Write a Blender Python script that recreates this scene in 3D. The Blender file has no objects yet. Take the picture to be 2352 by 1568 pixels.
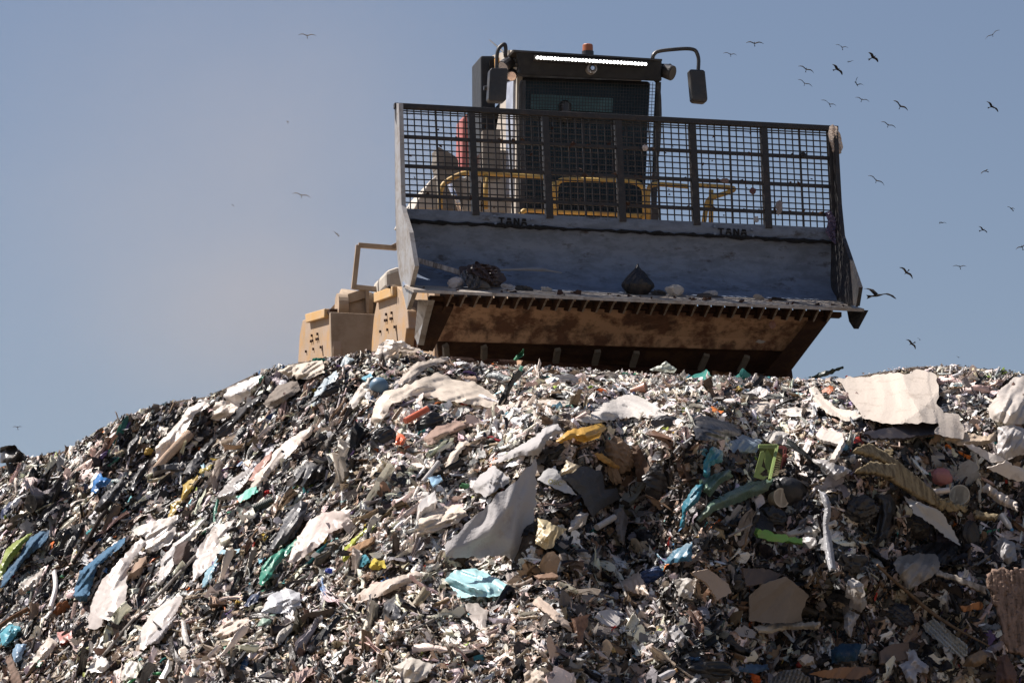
import bpy, bmesh, math, random
import numpy as np
from mathutils import Vector, Matrix, geometry
random.seed(7); RNG = np.random.default_rng(11)
SC = bpy.context.scene; COL = SC.collection
R = math.radians
# ------------------------------------------------------------------ camera
PITCH = R(10.0); FPX = 9800.0; EYE = np.array([0.0, 0.0, 1.6])
CR = np.array([1.0, 0, 0]); CF = np.array([0, math.cos(PITCH), math.sin(PITCH)]); CU = np.array([0, -math.sin(PITCH), math.cos(PITCH)])
cam = bpy.data.cameras.new('camera'); cam_o = bpy.data.objects.new('camera', cam); COL.objects.link(cam_o)
cam.sensor_width = 36.0; cam.lens = 36.0 * FPX / 2352.0; cam.clip_start = 0.5; cam.clip_end = 9000.0
cam_o.location = EYE; cam_o.rotation_euler = (math.pi / 2 + PITCH, 0, 0); SC.camera = cam_o
SC.render.resolution_x = 1024; SC.render.resolution_y = 682

def ray(x, y):
    """direction with unit forward part, through photo point (x, y) in a 2352 x 1568 frame (arrays allowed)"""
    x = np.asarray(x, float); y = np.asarray(y, float)
    return CF + CR * ((x - 1176.0) / FPX)[..., None] + CU * ((784.0 - y) / FPX)[..., None]
def at(x, y, Y):
    """the point seen at (x, y) whose world Y is Y"""
    d = ray(x, y); return EYE + d * (np.asarray(Y, float) / d[..., 1])[..., None]
# photo enlargements that were measured: factor and offset to the 2352 frame
ZM = {0: (1, 0, 0), 1: (.28123, 882.0, 73.5), 2: (.28123, 1433.3, 73.5), 3: (.28126, 661.5, 477.8), 4: (.3125, 1323, 441),
      5: (.33594, 0, 790.1), 6: (.33594, 790.1, 790.1), 7: (.33594, 1561.9, 790.1), 8: (.33594, 1561.9, 1044.6), 9: (.33594, 0, 1044.6),
      10: (.33594, 790.1, 1044.6), 11: (.30469, 1635.4, 36.75), 12: (.32813, 1929.4, 349.1), 13: (.21875, 1065.8, 202.1),
      14: (.3908, 0, 0), 15: (.14061, 679.9, 624.8), 16: (.125, 900.4, 330.8), 17: (.10546, 1653.8, 992.3)}
def Z(z, *pts):
    s, ox, oy = ZM[z]; return [(ox + s * p[0], oy + s * p[1]) for p in pts]

# ------------------------------------------------------------------ object helpers
def setp(o, label=None, cat=None, group=None, kind=None):
    if label: o['label'] = label
    if cat: o['category'] = cat
    if group: o['group'] = group
    if kind: o['kind'] = kind
    return o
def mesh_obj(name, V, F, mats, parent=None, smooth=False, origin=None):
    V = np.asarray(V, float)
    if origin is None:
        origin = np.array(parent['_o']) if parent is not None and '_o' in parent else np.array([V[:, 0].mean(), V[:, 1].mean(), V[:, 2].min()])
    me = bpy.data.meshes.new(name); me.from_pydata((V - origin).tolist(), [], F)
    for m in (mats if isinstance(mats, (list, tuple)) else [mats]): me.materials.append(m)
    if smooth: me.polygons.foreach_set('use_smooth', [True] * len(me.polygons))
    bm = bmesh.new(); bm.from_mesh(me)
    if len(bm.faces) < 60000 and not smooth == 'open': bmesh.ops.recalc_face_normals(bm, faces=bm.faces)
    bm.to_mesh(me); bm.free(); me.update()
    o = bpy.data.objects.new(name, me); COL.objects.link(o)
    if parent is None: o.location = origin
    else:
        o.parent = parent
        po = np.array(parent['_w']) if '_w' in parent else np.zeros(3)
        o.location = origin - po
    WORG[o.name] = origin
    o['_w'] = [float(v) for v in origin]
    return o
WORG = {}
def thing(name, loc, label, cat, group=None):
    o = bpy.data.objects.new(name, None); COL.objects.link(o); o.location = loc; o.empty_display_size = .2
    o['_w'] = [float(v) for v in loc]
    return setp(o, label, cat, group)
class G:
    """collects simple solids; build() links them as ONE mesh object"""
    def __init__(s): s.V = []; s.F = []
    def add(s, V, F):
        n = len(s.V); s.V += [tuple(map(float, v)) for v in V]; s.F += [tuple(i + n for i in f) for f in F]; return s
    def prism(s, P, vec):
        P = np.asarray(P, float); n = len(P); vec = np.asarray(vec, float)
        return s.add(np.vstack([P, P + vec]), [tuple(range(n))[::-1], tuple(range(n, 2 * n))] + [(i, (i + 1) % n, (i + 1) % n + n, i + n) for i in range(n)])
    def bar(s, a, b, w, h, up=(0, 0, 1)):
        a = np.asarray(a, float); b = np.asarray(b, float); d = b - a; d /= np.linalg.norm(d)
        u = np.cross(d, up); u /= np.linalg.norm(u); v = np.cross(u, d)
        return s.prism([a - u * w / 2 - v * h / 2, a + u * w / 2 - v * h / 2, a + u * w / 2 + v * h / 2, a - u * w / 2 + v * h / 2], b - a)
    def tube(s, P, r, n=8, cap=True):
        P = np.asarray(P, float); m = len(P); rr = np.broadcast_to(np.asarray(r, float), (m,)); V = []
        prev = None
        for i in range(m):
            d = P[min(i + 1, m - 1)] - P[max(i - 1, 0)]; d /= np.linalg.norm(d)
            if prev is None:
                a = np.array([0, 0, 1.0]) if abs(d[2]) < .8 else np.array([1.0, 0, 0]); u = np.cross(d, a)
            else: u = prev - d * np.dot(prev, d)
            u /= np.linalg.norm(u); prev = u; v = np.cross(d, u)
            for j in range(n):
                t = 2 * math.pi * j / n; V.append(P[i] + rr[i] * (u * math.cos(t) + v * math.sin(t)))
        F = [(i * n + j, i * n + (j + 1) % n, (i + 1) * n + (j + 1) % n, (i + 1) * n + j) for i in range(m - 1) for j in range(n)]
        if cap: F += [tuple(range(n))[::-1], tuple(range((m - 1) * n, m * n))]
        return s.add(V, F)
    def build(s, name, mat, parent=None, smooth=False, bevel=0, origin=None):
        o = mesh_obj(name, s.V, s.F, mat, parent, smooth, origin)
        if bevel:
            b = o.modifiers.new('bevel', 'BEVEL'); b.width = bevel; b.segments = 2; b.limit_method = 'ANGLE'
        return o
def bend(P, n=5, rad=.35):
    """round the corners of a polyline"""
    P = [np.asarray(p, float) for p in P]; out = [P[0]]
    for i in range(1, len(P) - 1):
        a, b, c = P[i - 1], P[i], P[i + 1]
        p = b + (a - b) * rad if np.linalg.norm(a - b) else b; q = b + (c - b) * rad
        for t in np.linspace(0, 1, n): out.append((1 - t) ** 2 * p + 2 * t * (1 - t) * b + t * t * q)
    return out + [P[-1]]

# ------------------------------------------------------------------ materials
def newmat(name):
    m = bpy.data.materials.new(name); m.use_nodes = True; nt = m.node_tree; nt.nodes.clear()
    out = nt.nodes.new('ShaderNodeOutputMaterial'); return m, nt, out
def nd(nt, t, **kw):
    n = nt.nodes.new(t)
    for k, v in kw.items(): setattr(n, k, v)
    return n
def noise(nt, co, scale, detail=4, rough=.6, dist=0):
    n = nd(nt, 'ShaderNodeTexNoise'); nt.links.new(co, n.inputs['Vector']); n.inputs['Scale'].default_value = scale
    n.inputs['Detail'].default_value = detail; n.inputs['Roughness'].default_value = rough; n.inputs['Distortion'].default_value = dist; return n.outputs['Fac']
def ramp(nt, fac, a, b, lo=0., hi=1.):
    n = nd(nt, 'ShaderNodeMapRange'); nt.links.new(fac, n.inputs['Value'])
    for k, v in zip(('From Min', 'From Max', 'To Min', 'To Max'), (a, b, lo, hi)): n.inputs[k].default_value = v
    return n.outputs['Result']
def mix(nt, fac, a, b, mode='MIX'):
    n = nd(nt, 'ShaderNodeMix', data_type='RGBA', blend_type=mode)
    for s, v in ((n.inputs[0], fac), (n.inputs[6], a), (n.inputs[7], b)):
        if hasattr(v, 'is_linked'): nt.links.new(v, s)
        elif isinstance(v, (int, float)): s.default_value = v
        else: s.default_value = (*v[:3], 1)
    return n.outputs[2]
def surface(name, col, rough=.6, metal=0., second=None, s_scale=3., s_lo=.45, s_hi=.65, grime=None, g_scale=12., g_lo=.5, g_hi=.7,
            bump=0., b_scale=40., source=None, trans=0., spec=.5, stretch=(1, 1, 1), rvar=.15):
    """procedural surface: colour (fixed, object colour or mesh attribute) + patches of a second colour + grime + bump"""
    m, nt, out = newmat(name); L = nt.links
    tc = nd(nt, 'ShaderNodeTexCoord'); mp = nd(nt, 'ShaderNodeMapping'); mp.inputs['Scale'].default_value = stretch
    L.new(tc.outputs['Object'], mp.inputs['Vector']); co = mp.outputs['Vector']
    if source == 'object':
        oi = nd(nt, 'ShaderNodeObjectInfo'); c = oi.outputs['Color']
        ad = nd(nt, 'ShaderNodeVectorMath', operation='ADD'); sc = nd(nt, 'ShaderNodeVectorMath', operation='SCALE'); cb = nd(nt, 'ShaderNodeCombineXYZ')
        L.new(oi.outputs['Random'], cb.inputs[0]); L.new(cb.outputs[0], sc.inputs[0]); sc.inputs['Scale'].default_value = 90
        L.new(co, ad.inputs[0]); L.new(sc.outputs[0], ad.inputs[1]); co = ad.outputs[0]
    elif source == 'attr':
        at_ = nd(nt, 'ShaderNodeAttribute'); at_.attribute_name = 'col'; c = at_.outputs['Color']
    else: c = (*col, 1)
    if second is not None: c = mix(nt, ramp(nt, noise(nt, co, s_scale, 6, .65), s_lo, s_hi), c, second)
    if grime is not None: c = mix(nt, ramp(nt, noise(nt, co, g_scale, 5, .7), g_lo, g_hi, 0, .8), c, grime)
    b = nd(nt, 'ShaderNodeBsdfPrincipled')
    if hasattr(c, 'is_linked'): L.new(c, b.inputs['Base Color'])
    else: b.inputs['Base Color'].default_value = c
    b.inputs['Metallic'].default_value = metal; b.inputs['Specular IOR Level'].default_value = spec
    L.new(ramp(nt, noise(nt, co, 9, 3), .3, .7, max(.05, rough - rvar), min(1, rough + rvar)), b.inputs['Roughness'])
    if bump:
        bp = nd(nt, 'ShaderNodeBump'); bp.inputs['Strength'].default_value = bump; bp.inputs['Distance'].default_value = .02
        L.new(noise(nt, co, b_scale, 5, .6, .4), bp.inputs['Height']); L.new(bp.outputs['Normal'], b.inputs['Normal'])
    sh = b.outputs[0]
    if trans:
        t = nd(nt, 'ShaderNodeBsdfTranslucent'); mx = nd(nt, 'ShaderNodeMixShader'); mx.inputs[0].default_value = trans
        if hasattr(c, 'is_linked'): L.new(c, t.inputs['Color'])
        else: t.inputs['Color'].default_value = c
        L.new(sh, mx.inputs[1]); L.new(t.outputs[0], mx.inputs[2]); sh = mx.outputs[0]
    L.new(sh, out.inputs['Surface']); return m
DIRT = (.20, .15, .11)
M = {
 'film': surface('plastic_film', (1, 1, 1), .38, source='object', grime=DIRT, g_scale=7, g_lo=.52, g_hi=.85, bump=.16, b_scale=30, trans=.24, spec=.5),
 'black': surface('black_film', (1, 1, 1), .42, source='object', grime=(.07, .055, .045), g_scale=9, g_lo=.5, g_hi=.8, bump=.25, b_scale=20, spec=.45),
 'cloth': surface('woven_cloth', (1, 1, 1), .9, source='object', grime=DIRT, g_scale=6, g_lo=.55, g_hi=.9, bump=.5, b_scale=50, spec=.15),
 'card': surface('torn_cardboard', (1, 1, 1), .85, source='object', grime=DIRT, g_scale=5, g_lo=.55, g_hi=.85, bump=.25, b_scale=30, spec=.2),
 'hard': surface('hard_plastic', (1, 1, 1), .42, source='object', grime=DIRT, g_scale=8, g_lo=.55, g_hi=.8, bump=.08, b_scale=30, spec=.5),
 'wood': surface('weathered_wood', (1, 1, 1), .85, source='object', grime=(.05, .035, .025), g_scale=7, g_lo=.42, g_hi=.66, bump=.2, b_scale=40, spec=.15, stretch=(3.2, 3.2, .35)),
 'lit_film': surface('litter_film', (1, 1, 1), .42, source='attr', grime=DIRT, g_scale=9, g_lo=.55, g_hi=.9, bump=.5, b_scale=30, trans=.12, spec=.45),
 'lit_mat': surface('litter_matt', (1, 1, 1), .85, source='attr', grime=(.09, .065, .045), g_scale=10, g_lo=.52, g_hi=.8, bump=.5, b_scale=45, spec=.2),
 'soil': surface('decayed_waste_soil', (.09, .07, .055), .95, second=(.15, .12, .09), s_scale=6, grime=(.02, .017, .015), g_scale=14, bump=1., b_scale=30, spec=.1),
 'ground': surface('dry_ground', (.2, .15, .1), .95, second=(.28, .23, .17), s_scale=.2, grime=(.1, .08, .06), g_scale=1, bump=.5, b_scale=8, spec=.1),
 'steel': surface('worn_blade_steel', (.165, .205, .28), .55, 0, second=(.12, .148, .2), s_scale=4.5, s_lo=.42, s_hi=.6, grime=(.045, .04, .04), g_scale=4, g_lo=.57, g_hi=.68, bump=.08, b_scale=25, spec=.3, stretch=(1, 1, 2.2)),
 'plate': surface('scuffed_side_steel', (.42, .41, .40), .45, .3, second=(.30, .26, .22), s_scale=5, s_lo=.45, s_hi=.7, grime=(.2, .16, .12), g_scale=9, bump=.05),
 'edge': surface('polished_cutting_edge', (.42, .38, .34), .5, .2, second=(.3, .25, .2), s_scale=6, grime=(.15, .11, .08), g_scale=18, bump=.15),
 'bars': surface('dark_painted_bars', (.018, .018, .021), .55, 0, second=(.045, .034, .03), s_scale=10, s_lo=.5, s_hi=.7, bump=.3, b_scale=60),
 'weld': surface('weld_seam', (.008, .008, .009), .9, bump=1, b_scale=80),
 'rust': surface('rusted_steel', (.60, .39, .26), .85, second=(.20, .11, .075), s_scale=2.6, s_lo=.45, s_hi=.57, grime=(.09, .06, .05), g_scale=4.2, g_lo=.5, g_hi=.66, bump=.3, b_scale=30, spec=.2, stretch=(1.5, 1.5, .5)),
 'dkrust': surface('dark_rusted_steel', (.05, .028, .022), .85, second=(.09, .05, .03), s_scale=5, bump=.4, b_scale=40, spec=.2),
 'ochre': surface('dusty_ochre_paint', (.40, .285, .18), .8, second=(.50, .29, .11), s_scale=2.2, s_lo=.45, s_hi=.6, grime=(.42, .335, .27), g_scale=3.5, g_lo=.38, g_hi=.62, bump=.12, b_scale=40, spec=.2),
 'flap': surface('orange_dusty_paint', (.60, .37, .15), .75, second=(.55, .42, .28), s_scale=4, bump=.08, spec=.25),
 'beige': surface('dusty_beige_paint', (.40, .315, .235), .85, second=(.31, .235, .165), s_scale=4, bump=.08, spec=.2),
 'cream': surface('dusty_cream_paint', (.50, .46, .40), .7, second=(.36, .32, .27), s_scale=3, s_lo=.45, s_hi=.75, bump=.05, spec=.3),
 'grey': surface('grey_brown_paint', (.20, .18, .155), .7, second=(.13, .115, .10), s_scale=4, bump=.06, spec=.3),
 'darkpaint': surface('dark_machine_paint', (.017, .022, .03), .7, second=(.034, .04, .047), s_scale=6, s_lo=.5, s_hi=.75, bump=.05),
 'rail': surface('yellow_rail_paint', (.50, .32, .085), .55, second=(.34, .21, .08), s_scale=9, s_lo=.5, s_hi=.7, bump=.05),
 'red': surface('faded_red_paint', (.46, .13, .12), .6, second=(.38, .16, .14), s_scale=7),
 'plast': surface('black_moulded_plastic', (.03, .03, .032), .45, second=(.10, .09, .08), s_scale=4, s_lo=.45, s_hi=.8),
 'chrome': surface('lamp_glass', (.75, .75, .78), .15, .8),
 'amber': surface('amber_lens', (.42, .13, .05), .35),
 'sticker': surface('orange_sticker', (.68, .36, .11), .6, second=(.5, .3, .12), s_scale=30),
 'bird': surface('dark_feathers', (.018, .015, .013), .8, second=(.05, .035, .022), s_scale=9, spec=.15),
}
def glass(name, col, rough=.08):
    m, nt, out = newmat(name); b = nd(nt, 'ShaderNodeBsdfPrincipled'); tc = nd(nt, 'ShaderNodeTexCoord')
    f = ramp(nt, noise(nt, tc.outputs['Object'], 2.5, 5), .4, .7)
    nt.links.new(mix(nt, f, col, tuple(v * 1.9 + .01 for v in col)), b.inputs['Base Color']); b.inputs['Roughness'].default_value = rough
    b.inputs['Specular IOR Level'].default_value = .25
    nt.links.new(b.outputs[0], out.inputs['Surface']); return m
M['window'] = glass('dusty_tinted_glass', (.012, .024, .03), .18)
M['side_glass'] = glass('bright_side_glass', (.30, .32, .37), .1)
def lamp_mat():
    m, nt, out = newmat('led_light'); e = nd(nt, 'ShaderNodeEmission'); e.inputs['Color'].default_value = (1, 1, .95, 1); e.inputs['Strength'].default_value = 14
    nt.links.new(e.outputs[0], out.inputs['Surface']); return m
M['led'] = lamp_mat()

# ------------------------------------------------------------------ light and sky
SUN = np.array([-.52, .20, .80]); SUN /= np.linalg.norm(SUN)
EL = math.asin(SUN[2]); AZ = math.atan2(SUN[0], SUN[1])
w = bpy.data.worlds.new('World'); SC.world = w; w.use_nodes = True; nt = w.node_tree
bg = nt.nodes['Background']; sky = nt.nodes.new('ShaderNodeTexSky'); sky.sky_type = 'NISHITA'; sky.sun_disc = False
sky.sun_elevation = EL; sky.sun_rotation = AZ; sky.altitude = 0; sky.air_density = 1.0; sky.dust_density = 1.0; sky.ozone_density = 2.0
tint = nt.nodes.new('ShaderNodeMix'); tint.data_type = 'RGBA'; tint.blend_type = 'MULTIPLY'; tint.inputs[0].default_value = 1; tint.inputs[7].default_value = (1.13, 1.02, 1.0, 1); nt.links.new(sky.outputs[0], tint.inputs[6]); nt.links.new(tint.outputs[2], bg.inputs[0]); bg.inputs[1].default_value = .051
sl = bpy.data.lights.new('sun', 'SUN'); sl.energy = 5.0; sl.angle = R(.5); sl.color = (1, .93, .87)
so = bpy.data.objects.new('sun', sl); COL.objects.link(so); so.rotation_euler = Vector(-SUN).to_track_quat('-Z', 'Y').to_euler(); so.location = (-20, 20, 40)
SC.view_settings.view_transform = 'Standard'; SC.view_settings.look = 'None'; SC.view_settings.exposure = .72; SC.view_settings.gamma = 1
# ------------------------------------------------------------------ the heap of waste: a bank in front, a plateau behind its crest
CREST = np.array([(-2600, 1560), (-1200, 1330), (-400, 1180), (0, 1072), (60, 1052), (150, 1036), (200, 1004), (280, 960), (350, 934), (410, 920), (480, 910), (540, 880), (600, 852),
  (690, 832), (780, 818), (860, 806), (900, 802), (960, 806), (1040, 830), (1200, 842), (1350, 850), (1500, 860), (1700, 868), (1850, 872), (1950, 868), (2000, 858),
  (2100, 842), (2200, 840), (2250, 846), (2352, 858), (2500, 866), (2760, 890), (3600, 1060), (4900, 1400)], float)
COT = np.array([(100, 1200, 1.1), (400, 1000, 1.0), (300, 1400, 1.2), (700, 1000, .95), (700, 1300, 1.3), (600, 1500, 1.7), (1000, 850, 1.8), (1300, 880, 3.2),
  (1600, 900, 3.4), (1900, 920, 2.6), (2200, 900, 1.5), (1000, 1000, 1.5), (1100, 1150, 1.2), (1150, 1250, 1.1), (1350, 1060, .5), (1500, 1150, .3), (1750, 1000, 1.3),
  (1750, 1180, .3), (2000, 1150, .4), (2250, 1050, .9), (2250, 1180, .6), (1800, 1300, .3), (2100, 1350, .3), (2300, 1400, .3), (1500, 1300, .5), (1100, 1400, 1.9), (1300, 1450, 1.8), (1420, 1390, 1.7), (1600, 1450, 1.1), (1450, 1560, 1.6), 
  (1500, 1500, 1.2), (1800, 1540, .3), (2200, 1540, .2), (-300, 1300, 1.2), (2700, 1300, .5)])
def crest(x): return np.interp(x, CREST[:, 0], CREST[:, 1])
def cot_at(x, y):
    d2 = (x[..., None] - COT[:, 0]) ** 2 + (1.15 * (y[..., None] - COT[:, 1])) ** 2 + 900
    wt = d2 ** -1.6; return (wt * COT[:, 2]).sum(-1) / wt.sum(-1)
class Waves:
    def __init__(s, n, f0, f1, seed):
        r = np.random.default_rng(seed); a = r.uniform(0, 2 * np.pi, n); f = np.exp(r.uniform(np.log(f0), np.log(f1), n))
        s.kx = np.cos(a) * f; s.ky = np.sin(a) * f; s.p = r.uniform(0, 6.28, n); s.a = 1 / np.sqrt(n)
    def __call__(s, x, y): return (np.sin(x[..., None] * s.kx + y[..., None] * s.ky + s.p)).sum(-1) * s.a
GX = np.concatenate([np.linspace(-2600, -450, 30), np.arange(-400, 2764, 8.0), np.linspace(2800, 4900, 30)])
NV = 190; YB = 1780.0
GV = np.linspace(0, 1, NV)
gx = np.repeat(GX[:, None], NV, 1); gc = crest(GX); gy = gc[:, None] + (np.maximum(YB, gc + 150)[:, None] - gc[:, None]) * GV
def crest_Y(x): return np.interp(x, [-2600, 0, 500, 900, 1500, 2000, 2352, 4900], [44.5, 41.9, 41.1, 40.5, 40.7, 40.9, 40.7, 43])
cc = cot_at(gx, gy); mm = (lambda d: d[..., 2] / d[..., 1])(ray(gx, gy))
gY = np.zeros_like(gx); gY[:, 0] = crest_Y(GX)
for j in range(1, NV):
    c = .5 * (cc[:, j] + cc[:, j - 1]); gY[:, j] = gY[:, j - 1] * (1 - c * mm[:, j - 1]) / (1 - c * mm[:, j])
_k = np.exp(-.5 * (np.arange(-24, 25) / 9.) ** 2); _k /= _k.sum(); _in = slice(40, len(GX) - 40); _sm = np.stack([np.convolve(gY[:, j], _k, 'same') for j in range(NV)], 1); _w = np.clip(GV / .25, 0, 1)[None, :]
gY[_in] = gY[_in] * (1 - _w) + _sm[_in] * _w
def bump2(cx, cy, sx, sy, a): return a * np.exp(-((gx - cx) / sx) ** 2 - ((gy - cy) / sy) ** 2)
gY += bump2(1480, 1150, 110, 120, .75) + bump2(1830, 1330, 260, 40, -.25) + bump2(1900, 1420, 330, 60, .22) + bump2(1400, 1290, 70, 40, .05) + bump2(2150, 1230, 80, 70, .3) \
    + bump2(1700, 1220, 120, 60, -.35) + bump2(1150, 1180, 90, 130, -.25) + bump2(2330, 980, 80, 90, -.4) + bump2(1560, 1010, 90, 40, -.2)
fade = np.clip(GV / .06, 0, 1)[None, :]
gY += fade * (.11 * Waves(16, .008, .022, 3)(gx, gy) + .05 * Waves(24, .03, .07, 4)(gx * .9 + gy * .5, gy * .6 - gx * .35))
GP = at(gx, gy, gY)
def grid_uv(x, y):
    x = np.asarray(x, float); y = np.asarray(y, float); i = np.clip(np.interp(x, GX, np.arange(len(GX))), 0, len(GX) - 1.001)
    c = crest(x); v = np.clip((y - c) / (np.maximum(YB, c + 150) - c), 0, .9999); return i, v * (NV - 1)
def bil(A, i, j):
    i0 = i.astype(int); j0 = np.minimum(j.astype(int), NV - 2); a = (i - i0); b = (j - j0)
    if A.ndim == 3: a = a[..., None]; b = b[..., None]
    return A[i0, j0] * (1 - a) * (1 - b) + A[i0 + 1, j0] * a * (1 - b) + A[i0, j0 + 1] * (1 - a) * b + A[i0 + 1, j0 + 1] * a * b
def heap_Y(x, y):
    i, j = grid_uv(x, y); return bil(gY, i, j)
dPx = np.gradient(GP, axis=0); dPy = np.gradient(GP, axis=1); GN = np.cross(dPx, -dPy)
GN /= np.linalg.norm(GN, axis=-1, keepdims=True) + 1e-12
if (GN[..., 1] > 0).mean() > .5: GN = -GN
# rows: far plateau behind the crest, crest .. bottom of the bank, foot on the ground
nI = len(GX); rows = []
for dy, dz in ((60, -4.5), (22, -1.6), (7, -.55), (2.5, -.25), (.8, -.1)):
    p = GP[:, 0].copy(); p[:, 1] += dy; p[:, 2] += dz; p[:, 0] *= 1 + dy / 42; rows.append(p)
body = [GP[:, j] for j in range(NV)]
foot = GP[:, -1].copy(); foot[:, 1] -= (foot[:, 2]) * 1.5; foot[:, 2] = -.15
allr = rows + body + [foot]; HV = np.stack(allr, 1); nJ = HV.shape[1]
idx = np.arange(nI * nJ).reshape(nI, nJ); q = np.stack([idx[:-1, :-1], idx[1:, :-1], idx[1:, 1:], idx[:-1, 1:]], -1).reshape(-1, 4)
def fast_mesh(name, V, F, mats, attr=None, midx=None, smooth=False):
    """numpy mesh; F: (n,k) array or list of such arrays"""
    Fs = F if isinstance(F, list) else [F]; me = bpy.data.meshes.new(name); V = np.ascontiguousarray(V, np.float32)
    lt = np.concatenate([np.full(len(f), f.shape[1], np.int32) for f in Fs]); ls = np.concatenate([[0], np.cumsum(lt)[:-1]]).astype(np.int32)
    li = np.concatenate([f.reshape(-1) for f in Fs]).astype(np.int32)
    me.vertices.add(len(V)); me.vertices.foreach_set('co', V.reshape(-1)); me.loops.add(len(li)); me.loops.foreach_set('vertex_index', li)
    me.polygons.add(len(lt)); me.polygons.foreach_set('loop_start', ls); me.polygons.foreach_set('loop_total', lt)
    for m in mats: me.materials.append(m)
    if midx is not None: me.polygons.foreach_set('material_index', midx.astype(np.int32))
    if smooth: me.polygons.foreach_set('use_smooth', np.ones(len(lt), bool))
    if attr is not None:
        a = me.attributes.new('col', 'FLOAT_COLOR', 'POINT'); c = np.ones((len(V), 4), np.float32); c[:, :3] = attr; a.data.foreach_set('color', c.reshape(-1))
    me.update(calc_edges=True); me.validate()
    o = bpy.data.objects.new(name, me); COL.objects.link(o); return o
setp(fast_mesh('waste_mound', HV.reshape(-1, 3), q, [M['soil']], smooth=True), kind='structure')
gs = 4000.0
g_ = G().add([(-gs, -gs, 0), (gs, -gs, 0), (gs, gs, 0), (-gs, gs, 0)], [(0, 1, 2, 3)]).build('ground', M['ground'], origin=np.zeros(3)); setp(g_, kind='structure')
# ------------------------------------------------------------------ the landfill compactor
YAW = R(12.0); RGT = np.array([math.cos(YAW), math.sin(YAW), 0]); FWD = np.array([math.sin(YAW), -math.cos(YAW), 0]); UPV = np.array([0, 0, 1.0])
B0 = at(1430, 500, 42.6)
def MP(p, k=0.0):
    """point seen at p on the plane that lies k metres in front of the blade plane"""
    d = ray(*p); t = np.dot(B0 + k * FWD - EYE, FWD) / np.dot(d, FWD); return EYE + d * t
def MS(pts, ks):
    ks = np.broadcast_to(np.asarray(ks, float), (len(pts),)); return [MP(p, k) for p, k in zip(pts, ks)]
comp = thing('landfill_compactor', MP((1400, 850), -2.5), 'steel landfill compactor on top of the waste heap, with a raised blade and mesh screen', 'compactor')
def lerp(a, b, t): return (a[0] + (b[0] - a[0]) * t, a[1] + (b[1] - a[1]) * t)
TL, TR_, BL, BR = (917, 243), (1914, 296), (927, 479), (1925, 524)
def sp(s, v): return lerp(lerp(TL, TR_, s), lerp(BL, BR, s), v)
def SPt(s, v, k=0.0): return MP(sp(s, v), k)
# --- blade shell (moldboard): rows of the profile from the screen's foot to the cutting edge
prof = [(0.0, (914, 478), (1927, 524), 0.0), (.14, (916, 506), (1929, 552), 0.0), (.145, (916, 509), (1929, 555), -.02), (.4, (918, 560), (1926, 602), -.10), (.65, (921, 605), (1922, 642), -.08),
        (.82, (924, 632), (1921, 668), .02), (.93, (926, 646), (1921, 682), .16), (1.0, (928, 655), (1922, 690), .34)]
F = []; NS = 24
_v = np.array([q_[0] for q_ in prof]); _vs = np.linspace(0, 1, 36); _kk = np.interp(_vs, _v, [q_[3] for q_ in prof]); _pad = np.concatenate([np.full(4, _kk[0]), _kk, _kk[-1] + (np.arange(4) + 1) * (_kk[-1] - _kk[-2])])
_kk = np.convolve(_pad, np.array([1, 2, 3, 4, 5, 4, 3, 2, 1]) / 25., 'valid'); _ip = lambda j, c: np.interp(_vs, _v, [q_[j][c] for q_ in prof])
prof = [(v, (a, b), (c, d), k) for v, a, b, c, d, k in zip(_vs, _ip(1, 0), _ip(1, 1), _ip(2, 0), _ip(2, 1), _kk)]
V = []
for v, l, r, k in prof:
    for i in range(NS + 1): V.append(MP(lerp(l, r, i / NS), k))
for v, l, r, k in prof:
    for i in range(NS + 1): V.append(MP(lerp(l, r, i / NS), k) - FWD * .05 - UPV * .01)
n1 = NS + 1; nb = len(prof) * n1
for j in range(len(prof) - 1):
    for i in range(NS):
        a = j * n1 + i; F += [(a, a + 1, a + 1 + n1, a + n1), (nb + a, nb + a + n1, nb + a + 1 + n1, nb + a + 1)]
for i in range(NS):
    F.append((i, nb + i, nb + i + 1, i + 1)); a = (len(prof) - 1) * n1 + i; F.append((a, a + 1, nb + a + 1, nb + a))
for j in range(len(prof) - 1):
    a = j * n1; F.append((a, a + n1, nb + a + n1, nb + a)); a += NS; F.append((a, nb + a, nb + a + n1, a + n1))
blade = mesh_obj('blade', V, F, M['steel'], comp)
# weld seam: a rough dark bead
P = [MP(lerp((930, 507), (1912, 556), t), .012) + UPV * random.uniform(-.008, .008) for t in np.linspace(0, 1, 90)]
G().tube(P, [random.uniform(.012, .027) for _ in P], 6).build('weld_seam', M['weld'], blade)
# cheek plates
ck = [(906, 237), (916, 238), (922, 470), (926, 489), (940, 534), (952.6, 611), (941.4, 657.8), (949.8, 667.6), (934.3, 711.2), (916, 627), (910.5, 562), (908, 480)]
xb = lambda y: np.interp(y, [237, 480, 562, 627, 711], [906, 908, 910, 914, 918])
ks = [-.05 + (p[0] - xb(p[1])) / 50.0 for p in ck]
G().prism(MS(ck, ks), RGT * .045).build('cheek_plate', M['plate'], blade)
ck = [(1914, 292), (1924, 290), (1934, 470), (1941, 541), (1982, 660), (1975, 703), (1920, 694), (1916, 640), (1918, 560), (1922, 500)]
xb2 = lambda y: np.interp(y, [290, 500, 700], [1916, 1925, 1918])
G().prism(MS(ck, [max(0, (p[0] - xb2(p[1])) / 62.0) - .02 for p in ck]), -RGT * .04).build('cheek_plate', M['bars'], blade)
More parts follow.
